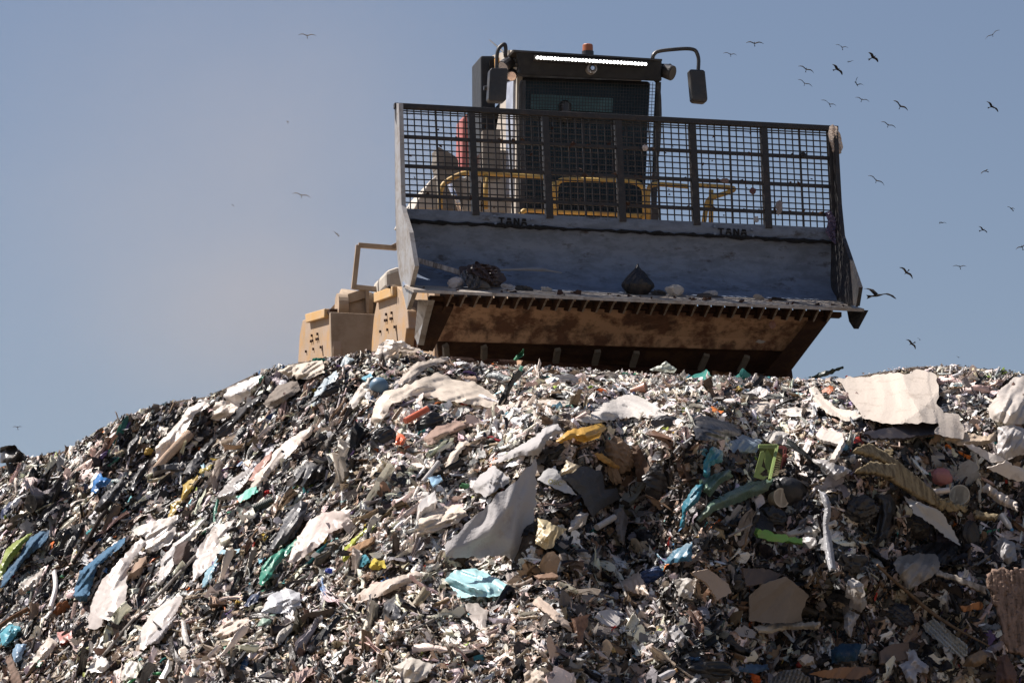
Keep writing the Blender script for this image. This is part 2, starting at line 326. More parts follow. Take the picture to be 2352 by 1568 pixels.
# cutting edge (lip) and its end tooth
la, lb, lc, ld = MP((929, 654), .33), MP((1922, 690), .33), MP((1985, 709), .74), MP((950, 665), .74)
G().prism([la, lb, lc, ld], -UPV * .03 - FWD * .0).build('cutting_edge', M['edge'], blade)
G().prism(MS([(1945, 712), (1984, 712), (1961, 755), (1950, 738)], [.6, .72, .55, .5]), RGT * .05).build('end_tooth', M['bars'], blade)
lip0 = lambda t, k: MP(lerp((950, 670), (1985, 714), t), k)
for i in range(29):   # support gussets under the lip
    t = (1022 + i * 31.2 - 950) / 1035.0; x, y = lerp((950, 674), (1985, 717), t)
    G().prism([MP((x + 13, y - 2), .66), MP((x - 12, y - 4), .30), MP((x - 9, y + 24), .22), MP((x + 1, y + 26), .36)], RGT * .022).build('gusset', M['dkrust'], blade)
    G().bar(MP((x + 13.5, y), .67) + RGT * .011, MP((x + 1.5, y + 25), .37) + RGT * .011, .013, .015, up=FWD).build('lit_gusset_edge', M['edge'], blade)  # pale bar: the lit front edge of each gusset, put into the colour
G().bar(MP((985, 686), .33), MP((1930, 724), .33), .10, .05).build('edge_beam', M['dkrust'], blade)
# rust-brown lower plate with its end plates
V = []; F = []
for j, (l, r, k) in enumerate((((984, 692), (1900, 729), .28), ((998, 725), (1874, 757), .08), ((1002, 755), (1852, 782), -.10), ((1006, 782), (1832, 806), -.22))):
    for i in range(17): V.append(MP(lerp(l, r, i / 16), k))
for j in range(3):
    for i in range(16): a = j * 17 + i; F.append((a, a + 1, a + 18, a + 17))
n = len(V); V += [np.array(v) - FWD * .06 for v in V]; F += [tuple(i + n for i in f[::-1]) for f in F]
for i in range(16): F += [(i, n + i, n + i + 1, i + 1), (51 + i, 52 + i, n + 52 + i, n + 51 + i)]
for j in range(3):
    a = j * 17; F += [(a, a + 17, n + a + 17, n + a), (a + 16, n + a + 16, n + a + 33, a + 33)]
mesh_obj('lower_plate', V, F, M['rust'], blade)
G().prism(MS([(1004, 781), (1834, 805), (1800, 858), (1008, 815)], [-.24, -.24, -.55, -.55]), -FWD * .05).build('shaded_lower_plate', M['dkrust'], blade)  # dark steel lower section; the shade under the blade is put into its colour
for i in range(19):
    if i % 2 or i in (4, 12): continue
    t = (i + .5 + random.uniform(-.2, .2)) / 19.; a = lerp((1010, 792), (1815, 822), t); b = lerp((1012, 818), (1795, 858), t); G().bar(MP(a, -.26), MP(b, -.46), .06, .04, up=FWD).build('wear_bar', M['grey'], blade)
G().prism(MS([(960, 688), (985, 689), (971, 742), (960, 792), (952, 774), (957, 720)], [.34, .6, .2, -.1, -.2, .0]), RGT * .06).build('end_plate', M['plate'], blade)
for a, b in (((990, 694), (967, 800)), ((1032, 700), (985, 800)), ((1008, 698), (975, 802))):
    G().bar(MP(a, .32), MP(b, -.3), .09, .05, up=FWD).build('strut', M['dkrust'], blade)
G().prism(MS([(1868, 722), (1900, 728), (1797, 864), (1752, 862)], [.36, .3, -.45, -.4]), RGT * .05 - FWD * .03).build('end_plate', M['dkrust'], blade)
# screen: rails, uprights, cross bars, wire mesh
rail = G(); rail.bar(MP((905, 243.5), 0), MP((1924, 296.5), 0), .07, .055).build('top_rail', M['bars'], blade, bevel=.006)
for s in (.167, .337, .505, .676, .841):
    P = MS([(sp(s, .02)[0] - 7, sp(s, .02)[1]), (sp(s, .02)[0] + 7, sp(s, .02)[1]), (sp(s, 1.03)[0] + 8, sp(s, 1.03)[1]), (sp(s, 1.03)[0] - 8, sp(s, 1.03)[1])], .02)
    G().prism(P, -FWD * .09).build('upright_bar', M['bars'], blade)
for l in (0, 1):
    s = (-.004, .992)[l]; G().bar(SPt(s, 0), SPt(s, 1.02), .05, .07, up=FWD).build('side_post', M['bars'], blade)
for v in (.30, .585, .87):
    G().bar(SPt(0, v, -.012), SPt(1, v, -.012), .035, .034).build('cross_bar', M['bars'], blade)
wm = G(); edges = [0, .167, .337, .505, .676, .841, 1]
for a, b in zip(edges[:-1], edges[1:]):
    for i in range(1, 10):
        s = a + (b - a) * i / 10; w_ = .020 if i == 5 else .0115; j_ = random.uniform(-.0008, .0008)
        wm.bar(SPt(s + j_, .02, -.03), SPt(s - j_, 1.01, -.03), w_, w_, up=FWD)
for i in range(17):
    if i % 5 == 0 and i: continue
    v = .014 + .058 * i + .0
    if i == 0: v = .05
    for a, b in zip(edges[:-1], edges[1:]):
        va = v + random.uniform(-.002, .002); wm.bar(SPt(a, va, -.04), SPt(b, va + random.uniform(-.002, .002), -.04), .0115, .0115)
wm.build('wire_mesh', M['bars'], blade)
# dirt caked on the bars and along the weld
cd = G()
def crumb(c, r):
    P = [c + np.array([random.gauss(0, 1), random.gauss(0, .6), random.gauss(0, .8)]) * r for _ in range(7)]; bm = bmesh.new(); [bm.verts.new(p_) for p_ in P]
    h = bmesh.ops.convex_hull(bm, input=bm.verts); bm.verts.index_update(); vs = list(bm.verts); cd.add([v.co[:] for v in vs], [tuple(v.index for v in f.verts) for f in bm.faces]); bm.free()
for v in (.30, .585, .87):
    for _ in range(26): crumb(SPt(random.random() ** (.6 if v > .4 else 1), v - .012 + random.uniform(-.01, .012), .0), random.uniform(.008, .022))
for _ in range(60): crumb(SPt(random.random(), random.uniform(.05, 1), -.03), random.uniform(.006, .013))
for _ in range(46): t = random.random(); crumb(MP(lerp((955, 664), (1975, 706), t), .6 + random.uniform(-.1, .12)) + UPV * .01, random.uniform(.008, .03))
setp(cd.build('caked_dirt', M['dkrust'], blade), kind='stuff')
# lettering, raised dark strokes, and bolts
GL = {'T': [[(0, 1), (1, 1), (1, .78), (0, .78)], [(.38, .78), (.64, .78), (.64, 0), (.38, 0)]],
      'A': [[(.22, 1), (.78, 1), (.9, .62), (.1, .62)], [(.08, .5), (.92, .5), (1, 0), (.74, 0), (.68, .26), (.32, .26), (.26, 0), (0, 0)]],
      'N': [[(0, 1), (.3, 1), (.3, 0), (0, 0)], [(.3, 1), (.7, .38), (.7, 0), (.3, .62)], [(.7, 1), (1, 1), (1, 0), (.7, 0)]]}
for x0, y0, x1, y1, hh in ((1145, 499, 1214, 503, 15), (1649, 523.5, 1719, 527, 14.5)):
    g = G(); wd = (x1 - x0) / 4.0; sl_ = (y1 - y0) / (x1 - x0)
    for i, ch in enumerate('TANA'):
        for po in GL[ch]:
            P = []
            for px, py in po:
                X = x0 + wd * (i + px * .8); P.append(MP((X, y0 + (X - x0) * sl_ + (1 - py) * hh), .004))
            g.prism(P, FWD * .004)
    g.build('lettering', M['weld'], blade)
    for X, Y in ((x0 - 9, y0 - 2), (x0 - 8, y0 + hh), (x1 + 8, y1 + 1), (x1 + 9, y1 + hh + 1)):
        c = MP((X, Y), .0); G().tube([c, c + FWD * .03], .014, 8).build('bolt', M['steel'], blade)
# --- drums with teeth
def drum(c, rad, half, name='drum'):
    g = G(); N = 40; ax = RGT
    g.tube([c - ax * half, c + ax * half], rad, N); d = g.build(name, M['dkrust'], comp)
    for ring in range(7):
        for q_ in range(7):
            th = 2 * math.pi * (q_ + .5 * (ring % 2)) / 7; o_ = FWD * math.cos(th) + UPV * math.sin(th); t_ = -FWD * math.sin(th) + UPV * math.cos(th)
            b = c + ax * (half * (-.86 + ring * 1.72 / 6)) + o_ * (rad - .01); pts = [b - ax * .1 - t_ * .1, b + ax * .1 - t_ * .1, b + ax * .1 + t_ * .1, b - ax * .1 + t_ * .1]
            tp = [b + o_ * .17 + (p - b) * .6 for p in pts]
            G().add(pts + tp, [(3, 2, 1, 0), (4, 5, 6, 7), (0, 1, 5, 4), (1, 2, 6, 5), (2, 3, 7, 6), (3, 0, 4, 7)]).build('tooth', M['rust'] if (ring + q_) % 3 else M['dkrust'], d)
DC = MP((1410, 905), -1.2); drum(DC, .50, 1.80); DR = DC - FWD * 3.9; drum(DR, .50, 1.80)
# --- side guards of the two drums (front one and rear one), seen at left
def guard(z, face, kf, front, kfront, flap, holes, seam, dz):
    P = Z(15, *face); x1 = max(p[0] for p in P); ks = [kf - (x1 - p[0]) / 50. for p in P]
    g = G().prism(MS(P, ks), RGT * .10).build('drum_guard', M['ochre'], comp, bevel=.01)
    P2 = Z(15, *flap); k2 = [kf - (x1 - p[0]) / 50. for p in P2]
    G().prism([p - RGT * .05 for p in MS(P2, k2)], RGT * .12).build('flap', M['flap'], g, bevel=.008)
    for (x, y) in holes:
        c = Z(15, (x, y))[0]; c = MP(c, kf - (x1 - c[0]) / 50.); G().tube([c - RGT * .022, c + RGT * .02], .015, 10).build('bolt', M['dkrust'], g)
    h = G(); a, b = [MP(p, kf - (x1 - p[0]) / 50.) for p in Z(15, *seam)]
    h.bar(a - RGT * .004, b - RGT * .004, .012, .02, up=FWD)
    h.build('door_seam', M['dkrust'], g)
    return g
gB = guard(15, [(1230, 1400), (1235, 1150), (1270, 740), (1335, 400), (1340, 345), (1650, 235), (1715, 290), (1815, 630), (1835, 920), (1800, 930), (1760, 1300), (1700, 1400)], -1.0, None, 0,
           [(1340, 345), (1650, 232), (1648, 395), (1345, 500)], [(1488, 690), (1578, 665), (1470, 790), (1497, 785), (1560, 762), (1585, 758), (1392, 970), (1508, 940), (1626, 895)], [(1645, 870), (1665, 1110)], 0)
gA = guard(15, [(30, 1480), (60, 1020), (103, 785), (215, 745), (220, 690), (535, 600), (575, 690), (605, 1260), (600, 1480)], -4.7, None, 0,
           [(215, 690), (535, 598), (530, 745), (230, 830)], [(272, 1035), (364, 1010), (258, 1128), (284, 1120), (348, 1095), (374, 1090), (177, 1295), (297, 1255), (418, 1225)], [(437, 1200), (450, 1360)], 0)
# shaded front plate of the rear guard, running in towards the frame
G().prism(MS(Z(15, (560, 650), (1340, 690), (1340, 1500), (585, 1500)), -4.72), -FWD * .08).build('guard_front', M['beige'], comp, bevel=.01)
G().prism(MS(Z(15, (545, 600), (680, 600), (680, 665), (560, 660)), -4.75), -FWD * .3).build('guard_bracket', M['dkrust'], comp)
G().prism(MS(Z(15, (1800, 630), (2000, 630), (1960, 1400), (1770, 1400)), -1.3), -FWD * .3).build('front_frame', M['rust'], comp)
G().prism(MS(Z(15, (1860, 430), (2010, 460), (2000, 620), (1810, 620)), -1.1), -FWD * .3).build('front_bracket', M['grey'], comp)
# scraper housing between the guards
hs = G(); F3 = Z(15, (820, 370), (1170, 250), (1190, 310), (1165, 410), (870, 500), (830, 660)); hs.prism(MS(F3[:5] , -5.0), -FWD * .5)
hs.prism(MS(Z(15, (1140, 300), (1195, 300), (1195, 680), (1155, 660)), -4.95), -FWD * .7)
hs.build('scraper_housing', M['beige'], comp)
G().tube([MP(Z(15, (700, 660))[0], -5.3), MP(Z(15, (1185, 720))[0], -5.3)], .27, 24).build('housing_roller', M['beige'], comp, smooth=True)
rg = MP(Z(15, (738, 565))[0], -5.05); G().tube([rg - RGT * .05, rg + RGT * .06], .15, 20).build('pipe_flange', M['beige'], comp)
G().prism(MS(Z(15, (570, 590), (640, 515), (720, 480), (770, 660), (690, 680)), -5.4), -FWD * .4).build('rear_bracket', M['beige'], comp)
G().prism(MS(Z(15, (1185, 330), (1360, 380), (1360, 700), (1190, 680)), -5.2), -FWD * .4).build('side_frame', M['grey'], comp)
# rear hand rail and cabinet
rr = G(); 
for a, b in (((823, 563), (911, 570)), ((823, 563), (812, 664)), ((812, 659), (905, 668)), ((899, 569), (925, 556))): rr.bar(MP(a, -5.0), MP(b, -5.0), .055, .045, up=FWD)
rr.build('rear_rail', M['beige'], comp, bevel=.006)
G().prism(MS(Z(3, (795, 510), (890, 478), (960, 478), (960, 660), (800, 660)), -4.4), -FWD * .8).build('rear_cabinet', M['cream'], comp, bevel=.05)
# chassis and engine bay (mostly hidden by the blade)
c0 = B0 + UPV * -.55
def boxk(name, k0, k1, x0, x1, z0, z1, mat, parent=comp, bevel=.02):
    o = B0 + FWD * k0; P = [o + RGT * x0 + UPV * z0, o + RGT * x1 + UPV * z0, o + RGT * x1 + UPV * z1, o + RGT * x0 + UPV * z1]
    return G().prism(P, FWD * (k1 - k0)).build(name, mat, parent, bevel=bevel)
boxk('chassis', -.7, -5.6, -1.0, .95, -.9, -.15, M['ochre'])
boxk('engine_bay', -4.4, -6.4, -1.1, .5, -.2, .35, M['ochre'])
for sx in (-.55, .55): boxk('lift_arm', -.1, -1.2, sx - .12, sx + .12, -.55, -.15, M['dkrust'])
# --- cab
KC = -2.3
cab = G().prism(MS([(1199, 176), (1494, 186), (1488, 300), (1480, 524), (1196, 512)], KC), -FWD * 1.7).build('cab', M['darkpaint'], comp, bevel=.03)
sidex = lambda y, d: d
sd = MS([(1173, 170), (1200, 176), (1197, 512), (1150, 510), (1152, 300)], [KC - .55, KC + .01, KC + .01, KC - .95, KC - .95])
G().prism(sd, -RGT * .06).build('side_panel', M['cream'], cab)
G().prism([p - RGT * .075 for p in MS(Z(1, (1052, 415), (1112, 390), (1108, 620), (1105, 1350), (1050, 1350)), [KC - .4, KC - .06, KC - .06, KC - .06, KC - .4])], RGT * .03).build('side_window', M['side_glass'], cab)
G().bar(MP(Z(1, (990, 425))[0], KC - .8) - RGT * .08, MP(Z(1, (1115, 358))[0], KC - .05) - RGT * .08, .03, .05).build('side_trim', M['plast'], cab)
# roof visor with sloped front, lamp bar, round lamp
vis = [(1186, 119), (1520, 139), (1517, 187), (1196, 172)]
vz = G(); vf = MS(vis, [KC + .35, KC + .35, KC + .22, KC + .22]); vbk = MS([(1176, 116), (1519, 137)], [KC - .9, KC - .9])
vz.add(vf + [vbk[0], vbk[1], vbk[1] - UPV * .25, vbk[0] - UPV * .25], [(0, 1, 2, 3), (4, 5, 1, 0), (3, 2, 6, 7), (0, 3, 7, 4), (1, 5, 6, 2), (5, 4, 7, 6)])
vz.build('roof_visor', M['darkpaint'], cab, bevel=.015)
G().prism([p - RGT * .012 for p in MS(Z(15, *[]) or Z(1, (1038, 150), (1112, 152), (1110, 300), (1040, 330)), [KC - .6, KC + .1, KC + .1, KC - .6])], RGT * .01).build('visor_side', M['cream'], cab)
G().prism(MS([(1178, 114.5), (1521, 136), (1521, 140), (1180, 119)], KC + .37), -FWD * 1.3).build('roof_edge', M['plast'], cab)
lb_ = G().prism(MS([(1228, 126), (1489, 141.5), (1489, 153), (1228, 138.5)], KC + .42), -FWD * .08).build('light_bar', M['plast'], cab, bevel=.01)
for i in range(32):
    x, y = lerp((1234.5, 132.6), (1482.5, 147.8), i / 31.); c = MP((x, y), KC + .425); G().tube([c - FWD * .03, c + FWD * .008], .0135, 10).build('led', M['led'], lb_)
c = MP((1358.7, 159), KC + .31); rl = G().tube([c - FWD * .05, c + FWD * .035], .055, 24).build('round_lamp', M['plate'], cab); G().tube([c, c + FWD * .045], .036, 20).build('lens', M['plast'], cab); G().tube([c, c + FWD * .055], .022, 16).build('lens', M['chrome'], cab)
# windscreen, its guard wires and what shows behind it
G().prism(MS([(1206, 186), (1491, 196), (1486, 300), (1479, 508), (1206, 498)], KC + .03), -FWD * .02).build('windscreen', M['window'], cab)
G().prism(MS([(1218, 216), (1408, 226), (1406, 258), (1220, 250)], KC + .05), -FWD * .012).build('rear_window', glass('teal_window_light', (.07, .14, .155), .3), cab)
gw = G()
for i in range(46):
    s = i / 45.; gw.bar(MP(lerp((1206, 180), (1506, 190), s), KC + .12), MP(lerp((1204, 508), (1490, 520), s), KC + .12), .005, .005, up=FWD)
for i in range(44):
    s = i / 43.; gw.bar(MP(lerp((1206, 186), (1204, 508), s), KC + .125), MP(lerp((1506, 196), (1490, 520), s), KC + .125), .005, .005)
gw.build('guard_wires', M['bars'], cab)
hd = MP((1298, 246), KC + .07); G().tube([hd - UPV * .16, hd - UPV * .05, hd + UPV * .03, hd + UPV * .07], [.08, .065, .07, .03], 12).build('head_rest', M['plast'], cab, smooth=True)
for p in (((1201, 186), (1199, 508)), ((1512, 190), (1508, 300)), ((1508, 300), (1500, 524))): G().bar(MP(p[0], KC + .1), MP(p[1], KC + .1), .05, .06, up=FWD).build('front_post', M['plast'], cab)
hr = G().tube(bend(MS(Z(2, (265, 490), (290, 480), (298, 700), (285, 960), (255, 1100), (240, 1250)), KC + .2)), .017, 8).build('grab_rail', M['plast'], cab)
G().tube(bend(MS(Z(1, (1125, 410), (1112, 440), (1105, 900), (1100, 1150)), KC + .15)), .016, 8).build('grab_rail', M['plast'], cab)
boxk('front_grille', KC + .3, KC - .1, -.72, .3, -.1, .34, M['plast'], cab)
# rear pillar / air intake column at the left of the cab
ic = G(); ic.prism(MS([(1104, 128), (1138, 128), (1138, 300), (1137, 500), (1106, 498)], KC - 1.3), -FWD * .5); ic.build('intake_column', M['darkpaint'], comp, bevel=.02)
G().prism(MS(Z(1, (858, 235), (905, 212), (915, 330), (860, 330)), KC - 1.27), FWD * .01).build('intake_grille', M['weld'], comp)
G().prism([p - RGT * .03 for p in MS(Z(1, (905, 195), (1035, 150), (1040, 330), (910, 330)), [KC - 1.4, KC - .6, KC - .6, KC - 1.4])], RGT * .2).build('roof_side', M['cream'], cab)
G().prism([p - RGT * .045 for p in MS(Z(1, (933, 222), (968, 212), (970, 298), (936, 305)), [KC - 1.2, KC - .95, KC - .95, KC - 1.2])], RGT * .01).build('sticker', M['sticker'], cab)
# beacon
bc = MP((1350, 125), KC - .1); be = G().tube([bc - UPV * .06, bc + UPV * .03], .065, 20).build('beacon', M['plast'], cab); G().tube([bc + UPV * .03, bc + UPV * .1, bc + UPV * .108], [.058, .056, .05], 20).build('amber_lens', M['amber'], cab)
# mirrors
def mirror(arm, head, k, fill):
    m = G().tube(bend(MS(arm, k), 6, .4), .021, 10).build('mirror', M['plast'], comp, smooth=True)
    hp = MS(head, k - .03); g = G().prism(hp, FWD * .13).build('mirror_head', M['plast'], m, bevel=.03)
mirror(Z(1, (930, 400), (918, 320), (925, 140), (988, 90), (996, 150), (992, 205)), Z(1, (858, 318), (985, 318), (992, 330), (978, 575), (960, 590), (845, 585), (833, 565), (846, 335)), KC + .35, 1)
mirror(Z(2, (598, 420), (604, 345), (612, 210), (575, 130), (275, 155), (238, 190), (232, 225)), Z(2, (515, 325), (630, 330), (640, 345), (662, 575), (645, 598), (545, 588), (533, 570), (512, 340)), KC + .35, 0)
mk = MP(Z(1, (815, 460))[0], KC + .3); G().tube([mk, MP(Z(1, (845, 460))[0], KC + .3)], .025, 8).build('mirror_knob', M['plast'], comp)
# work lamps
def lampo(c, d, r, l, k, bright=True):
    c = MP(c, k); d = np.array(d, float); d /= np.linalg.norm(d); o = G().tube([c - d * l, c - d * l * .6, c + d * l * .8, c + d * l], [r * .55, r * .9, r, r * .97], 14).build('work_lamp', M['plast'], cab, smooth=False)
    G().tube([c + d * l, c + d * (l + .006)], r * .85, 14).build('lens', M['chrome'] if bright else M['plast'], cab)
lampo(Z(1, (1010, 262))[0], -RGT * .6 - UPV * .5 + FWD * .3, .075, .07, KC + .1); lampo(Z(1, (1060, 245))[0], RGT * .2 + FWD - UPV * .2, .06, .06, KC + .05)
lampo(Z(1, (1045, 345))[0], -RGT * .2 + FWD * .7 - UPV * .5, .06, .06, KC + .1); lampo(Z(2, (350, 325))[0], RGT * .7 + FWD * .6 - UPV * .35, .085, .07, KC + .2, False)
lk = G(); lk.bar(MP(Z(2, (300, 268))[0], KC + .1), MP(Z(2, (385, 272))[0], KC + .2), .02, .02); lk.bar(MP(Z(2, (372, 262))[0], KC + .2), MP(Z(2, (380, 310))[0], KC + .2), .02, .02, up=FWD)
lk.build('lamp_bracket', M['plast'], cab); lk = G(); lk.prism(MS(Z(2, (235, 340), (300, 345), (308, 390), (285, 410), (262, 385)), KC + .1), -FWD * .1); lk.build('lamp_bracket', M['plast'], cab); lk = G(); lk.bar(MP(Z(1, (985, 175))[0], KC + .1), MP(Z(1, (1000, 225))[0], KC + .1), .03, .03, up=FWD)
lk.build('lamp_bracket', M['plast'], cab); lk = G(); lk.tube(bend(MS(Z(1, (1030, 195), (1080, 195), (1095, 230), (1093, 310)), KC + .05)), .012, 6); lk.build('lamp_bracket', M['plast'], cab)
G().tube(MS(Z(1, (863, 67), (980, 168)), [KC - .4, KC]), [.006, .011], 6).build('antenna', M['plast'], cab)
# yellow hand rails behind the screen
def yrail(parts, k, r=.026):
    g = G()
    for z, pts in parts: g.tube(bend(MS(Z(z, *pts), k), 5, .4), r, 10)
    g.build('hand_rail', M['rail'], comp, smooth=True)
KR = -1.5
yrail([(1, [(460, 1440), (460, 1300), (490, 1230), (620, 1160), (700, 1150), (900, 1158), (1312, 1192)]), (1, [(832, 1165), (830, 1445)]), (1, [(1000, 1165), (1000, 1178)])], KR)
yrail([(13, [(965, 1335), (962, 1060), (985, 985), (1050, 958), (1400, 970), (1790, 985), (1870, 1030), (1897, 1090), (1897, 1390)]), (13, [(935, 990), (940, 1140)]), (13, [(590, 1340), (620, 1290), (680, 1280), (870, 1296), (1400, 1312), (1890, 1345)])], KR)
yrail([(13, [(1935, 1390), (1932, 1080), (1950, 1030), (2010, 1005), (2352, 1035)]), (2, [(560, 1250), (880, 1270), (905, 1287), (850, 1312), (720, 1350), (682, 1375), (668, 1450), (648, 1580)]), (2, [(712, 1290), (710, 1580)])], KR)
# hood plates, red tank, cream side body, strut, small dark box
G().prism(MS(Z(16, (400, 1190), (480, 1020), (690, 680), (800, 590), (850, 540), (850, 1200)), -2.6), -FWD * 1.2).build('side_hood', M['cream'], comp, bevel=.02)
G().prism(MS(Z(16, (840, 440), (855, 430), (1215, 440), (1290, 560), (1310, 1200), (845, 1200)), -2.5), -FWD * .25).build('hood_panel', M['grey'], comp, bevel=.02)
G().prism(MS(Z(16, (835, 45), (880, 55), (950, 100), (1080, 160), (1170, 225), (1222, 290), (1225, 470), (900, 470), (855, 400), (832, 280), (850, 140)), -2.55), -FWD * .35).build('air_scoop', M['grey'], comp, bevel=.015)
G().prism(MS(Z(1, (640, 692), (672, 672), (725, 668), (730, 1130), (632, 1130)), -2.9), -FWD * .35).build('red_tank', M['red'], comp, bevel=.03)
G().prism(MS(Z(16, (1220, 640), (1465, 560), (1640, 600), (1640, 1260), (1300, 1240)), -2.7), -FWD * .9).build('cream_side', M['cream'], comp, bevel=.02)
G().prism(MS(Z(16, (1660, 100), (1990, 110), (2180, 110), (2200, 1260), (1660, 1250)), -2.72), -FWD * .4).build('body_side', M['cream'], comp, bevel=.02)
G().prism(MS(Z(16, (1670, -250), (1990, -250), (1990, 640), (1670, 640)), -2.68), -FWD * .1).build('dark_louvre', M['grey'], comp)
G().tube(MS(Z(16, (1065, 740), (1270, 1240)), -1.9), .03, 8).build('gas_strut', M['chrome'], comp, smooth=True)
G().prism(MS(Z(13, (1940, 1220), (2050, 1225), (2045, 1400), (1930, 1395)), -1.7), -FWD * .3).build('step_box', M['plast'], comp, bevel=.01)
# ------------------------------------------------------------------ templates of crumpled scraps
def ridged(x, y, n, f0, f1, seed):
    r = np.random.default_rng(seed); a = r.uniform(0, np.pi * 2, n); f = np.exp(r.uniform(np.log(f0), np.log(f1), n)); p = r.uniform(0, 6.28, n)
    s = np.zeros_like(x)
    for i in range(n): s = s + (1 - 2 * np.abs(np.sin(.5 * (x * np.cos(a[i]) * f[i] + y * np.sin(a[i]) * f[i] + p[i])))) / (f[i] / f0) ** .8
    return s / n ** .5
def grid_faces(nx, ny):
    i = np.arange(nx * ny).reshape(nx, ny); return np.stack([i[:-1, :-1], i[1:, :-1], i[1:, 1:], i[:-1, 1:]], -1).reshape(-1, 4)
def creases(x, y, n, r, spread, along=None):
    """piecewise flat crumpling: a sum of folds along random lines"""
    z = np.zeros_like(x)
    for i in range(n):
        a = r.uniform(0, np.pi) if along is None or r.random() < .35 else along + r.normal(0, .22) + np.pi / 2
        z = z + r.normal(0, 1) * np.abs(x * np.cos(a) + y * np.sin(a) - r.uniform(-spread, spread))
    xr, yr = x.ravel(), y.ravel(); A = np.column_stack([xr, yr, np.ones(x.size)] + ([xr * xr, yr * yr, xr * yr] if n > 10 else [])); k, *_ = np.linalg.lstsq(A, z.ravel(), rcond=None); z = z - (A @ k).reshape(x.shape); return z / (z.std() + 1e-9)
def crinkle(u, v, n, r, stretch=2.2):
    """network of sharp ridges between random cells, drawn out along u"""
    pu = r.uniform(u.min(), u.max(), n); pv = r.uniform(v.min(), v.max(), n); d = np.sqrt(((u[..., None] - pu) / stretch) ** 2 + (v[..., None] - pv) ** 2); d.sort(-1); q_ = d[..., 1] - d[..., 0]; sc = np.median(q_) + 1e-9
    return np.exp(-q_ / (sc * .9)) - .35 * d[..., 0] / (d[..., 0].mean() + 1e-9)
def t_strip(s, nx=9, ny=4):
    r = np.random.default_rng(s); u = np.linspace(-.5, .5, nx)[:, None] + r.normal(0, .014, (nx, ny)); cols = np.sort(np.concatenate([[-.5, .5], r.uniform(-.5, .5, ny - 2)])); v = cols[None, :] * np.ones((nx, 1))
    wd = (.2 + .2 * r.random()) * (np.interp(u[:, :1], [-.5, -.3, .1, .38, .5], r.uniform(.25, 1.2, 5))); y = v * wd + .07 * np.sin(u * r.uniform(2, 6) + r.uniform(0, 6)) + r.normal(0, .01, (nx, ny))
    pr = r.normal(0, 1, (3, ny)); f = np.stack([np.interp(u[:, 0], [-.5, 0, .5], pr[:, j]) for j in range(ny)], 1)
    z = .045 * f + .05 * np.sin(u * r.uniform(3, 7) + r.uniform(0, 6)) + .02 * creases(u, y, 6, r, .4) - .25 * v * v * wd
    return np.stack([u, y, z], -1).reshape(-1, 3), grid_faces(nx, ny)
def t_crumple(s, n=6):
    r = np.random.default_rng(s); a = np.linspace(-1, 1, n); u, v = np.meshgrid(a, a, indexing='ij')
    k = np.sqrt(u * u + v * v) + 1e-6; sq = np.maximum(np.abs(u), np.abs(v)) / k; th = np.arctan2(v, u)
    rad = .42 * (1 + .3 * np.sin(th * 3 + r.uniform(0, 6)) + .22 * np.sin(th * 5 + r.uniform(0, 6))); x = u * sq * rad + r.normal(0, .03, u.shape); y = v * sq * rad * r.uniform(.45, .9) + r.normal(0, .03, u.shape)
    z = .075 * creases(x, y, 9, r, .35) - .3 * (x * x + y * y)
    return np.stack([x, y, z], -1).reshape(-1, 3), grid_faces(n, n)
def t_lump(s, sub=2):
    bm = bmesh.new(); bmesh.ops.create_icosphere(bm, subdivisions=sub, radius=.4); V = np.array([v.co[:] for v in bm.verts]); F = np.array([[v.index for v in f.verts] for f in bm.faces]); bm.free()
    r = np.random.default_rng(s); k = 1 + .28 * ridged(V[:, 0] + V[:, 2] * 1.3, V[:, 1] - V[:, 2], 6, 5, 14, s + 9) + r.normal(0, .05, len(V)); V = V * k[:, None] * np.array([1, r.uniform(.5, .9), r.uniform(.35, .7)])
    return V, F
def t_shard(s):
    r = np.random.default_rng(s); n = 7; th = np.sort(r.uniform(0, 6.28, n)); P = np.stack([.5 * np.cos(th), .5 * np.sin(th) * r.uniform(.35, .9)], 1) * r.uniform(.6, 1, (n, 1))
    c = P.mean(0); V = np.vstack([np.append(c, .05), np.column_stack([P, .10 * np.sin(P[:, 0] * 5 + r.uniform(0, 6))])]); F = np.array([[0, 1 + i, 1 + (i + 1) % n] for i in range(n)]); return V, F
def t_stick(s):
    r = np.random.default_rng(s); n = 4; u = np.linspace(-.5, .5, n); y = .06 * np.sin(u * r.uniform(2, 6) + r.uniform(0, 6)); z = .05 * np.sin(u * r.uniform(2, 6) + r.uniform(0, 6)); w = r.uniform(.015, .035); V = []
    for i in range(n):
        for a in ((-1, -1), (1, -1), (1, 1), (-1, 1)): V.append((u[i], y[i] + a[0] * w, z[i] + a[1] * w))
    F = [(i * 4 + j, i * 4 + (j + 1) % 4, i * 4 + 4 + (j + 1) % 4, i * 4 + 4 + j) for i in range(n - 1) for j in range(4)] + [(3, 2, 1, 0), (n * 4 - 4, n * 4 - 3, n * 4 - 2, n * 4 - 1)]
    return np.array(V), np.array(F)
def t_cup(s):
    r = np.random.default_rng(s); n = 10; V = []
    for z_, rr in ((-.4, .24), (.4, .3 * r.uniform(.8, 1.05)), (.36, .22), (-.3, .2)):
        for j in range(n): V.append((z_, rr * math.cos(6.283 * j / n), rr * math.sin(6.283 * j / n)))
    F = [(i * n + j, i * n + (j + 1) % n, i * n + n + (j + 1) % n, i * n + n + j) for i in range(3) for j in range(n)]; return np.array(V), np.array(F)
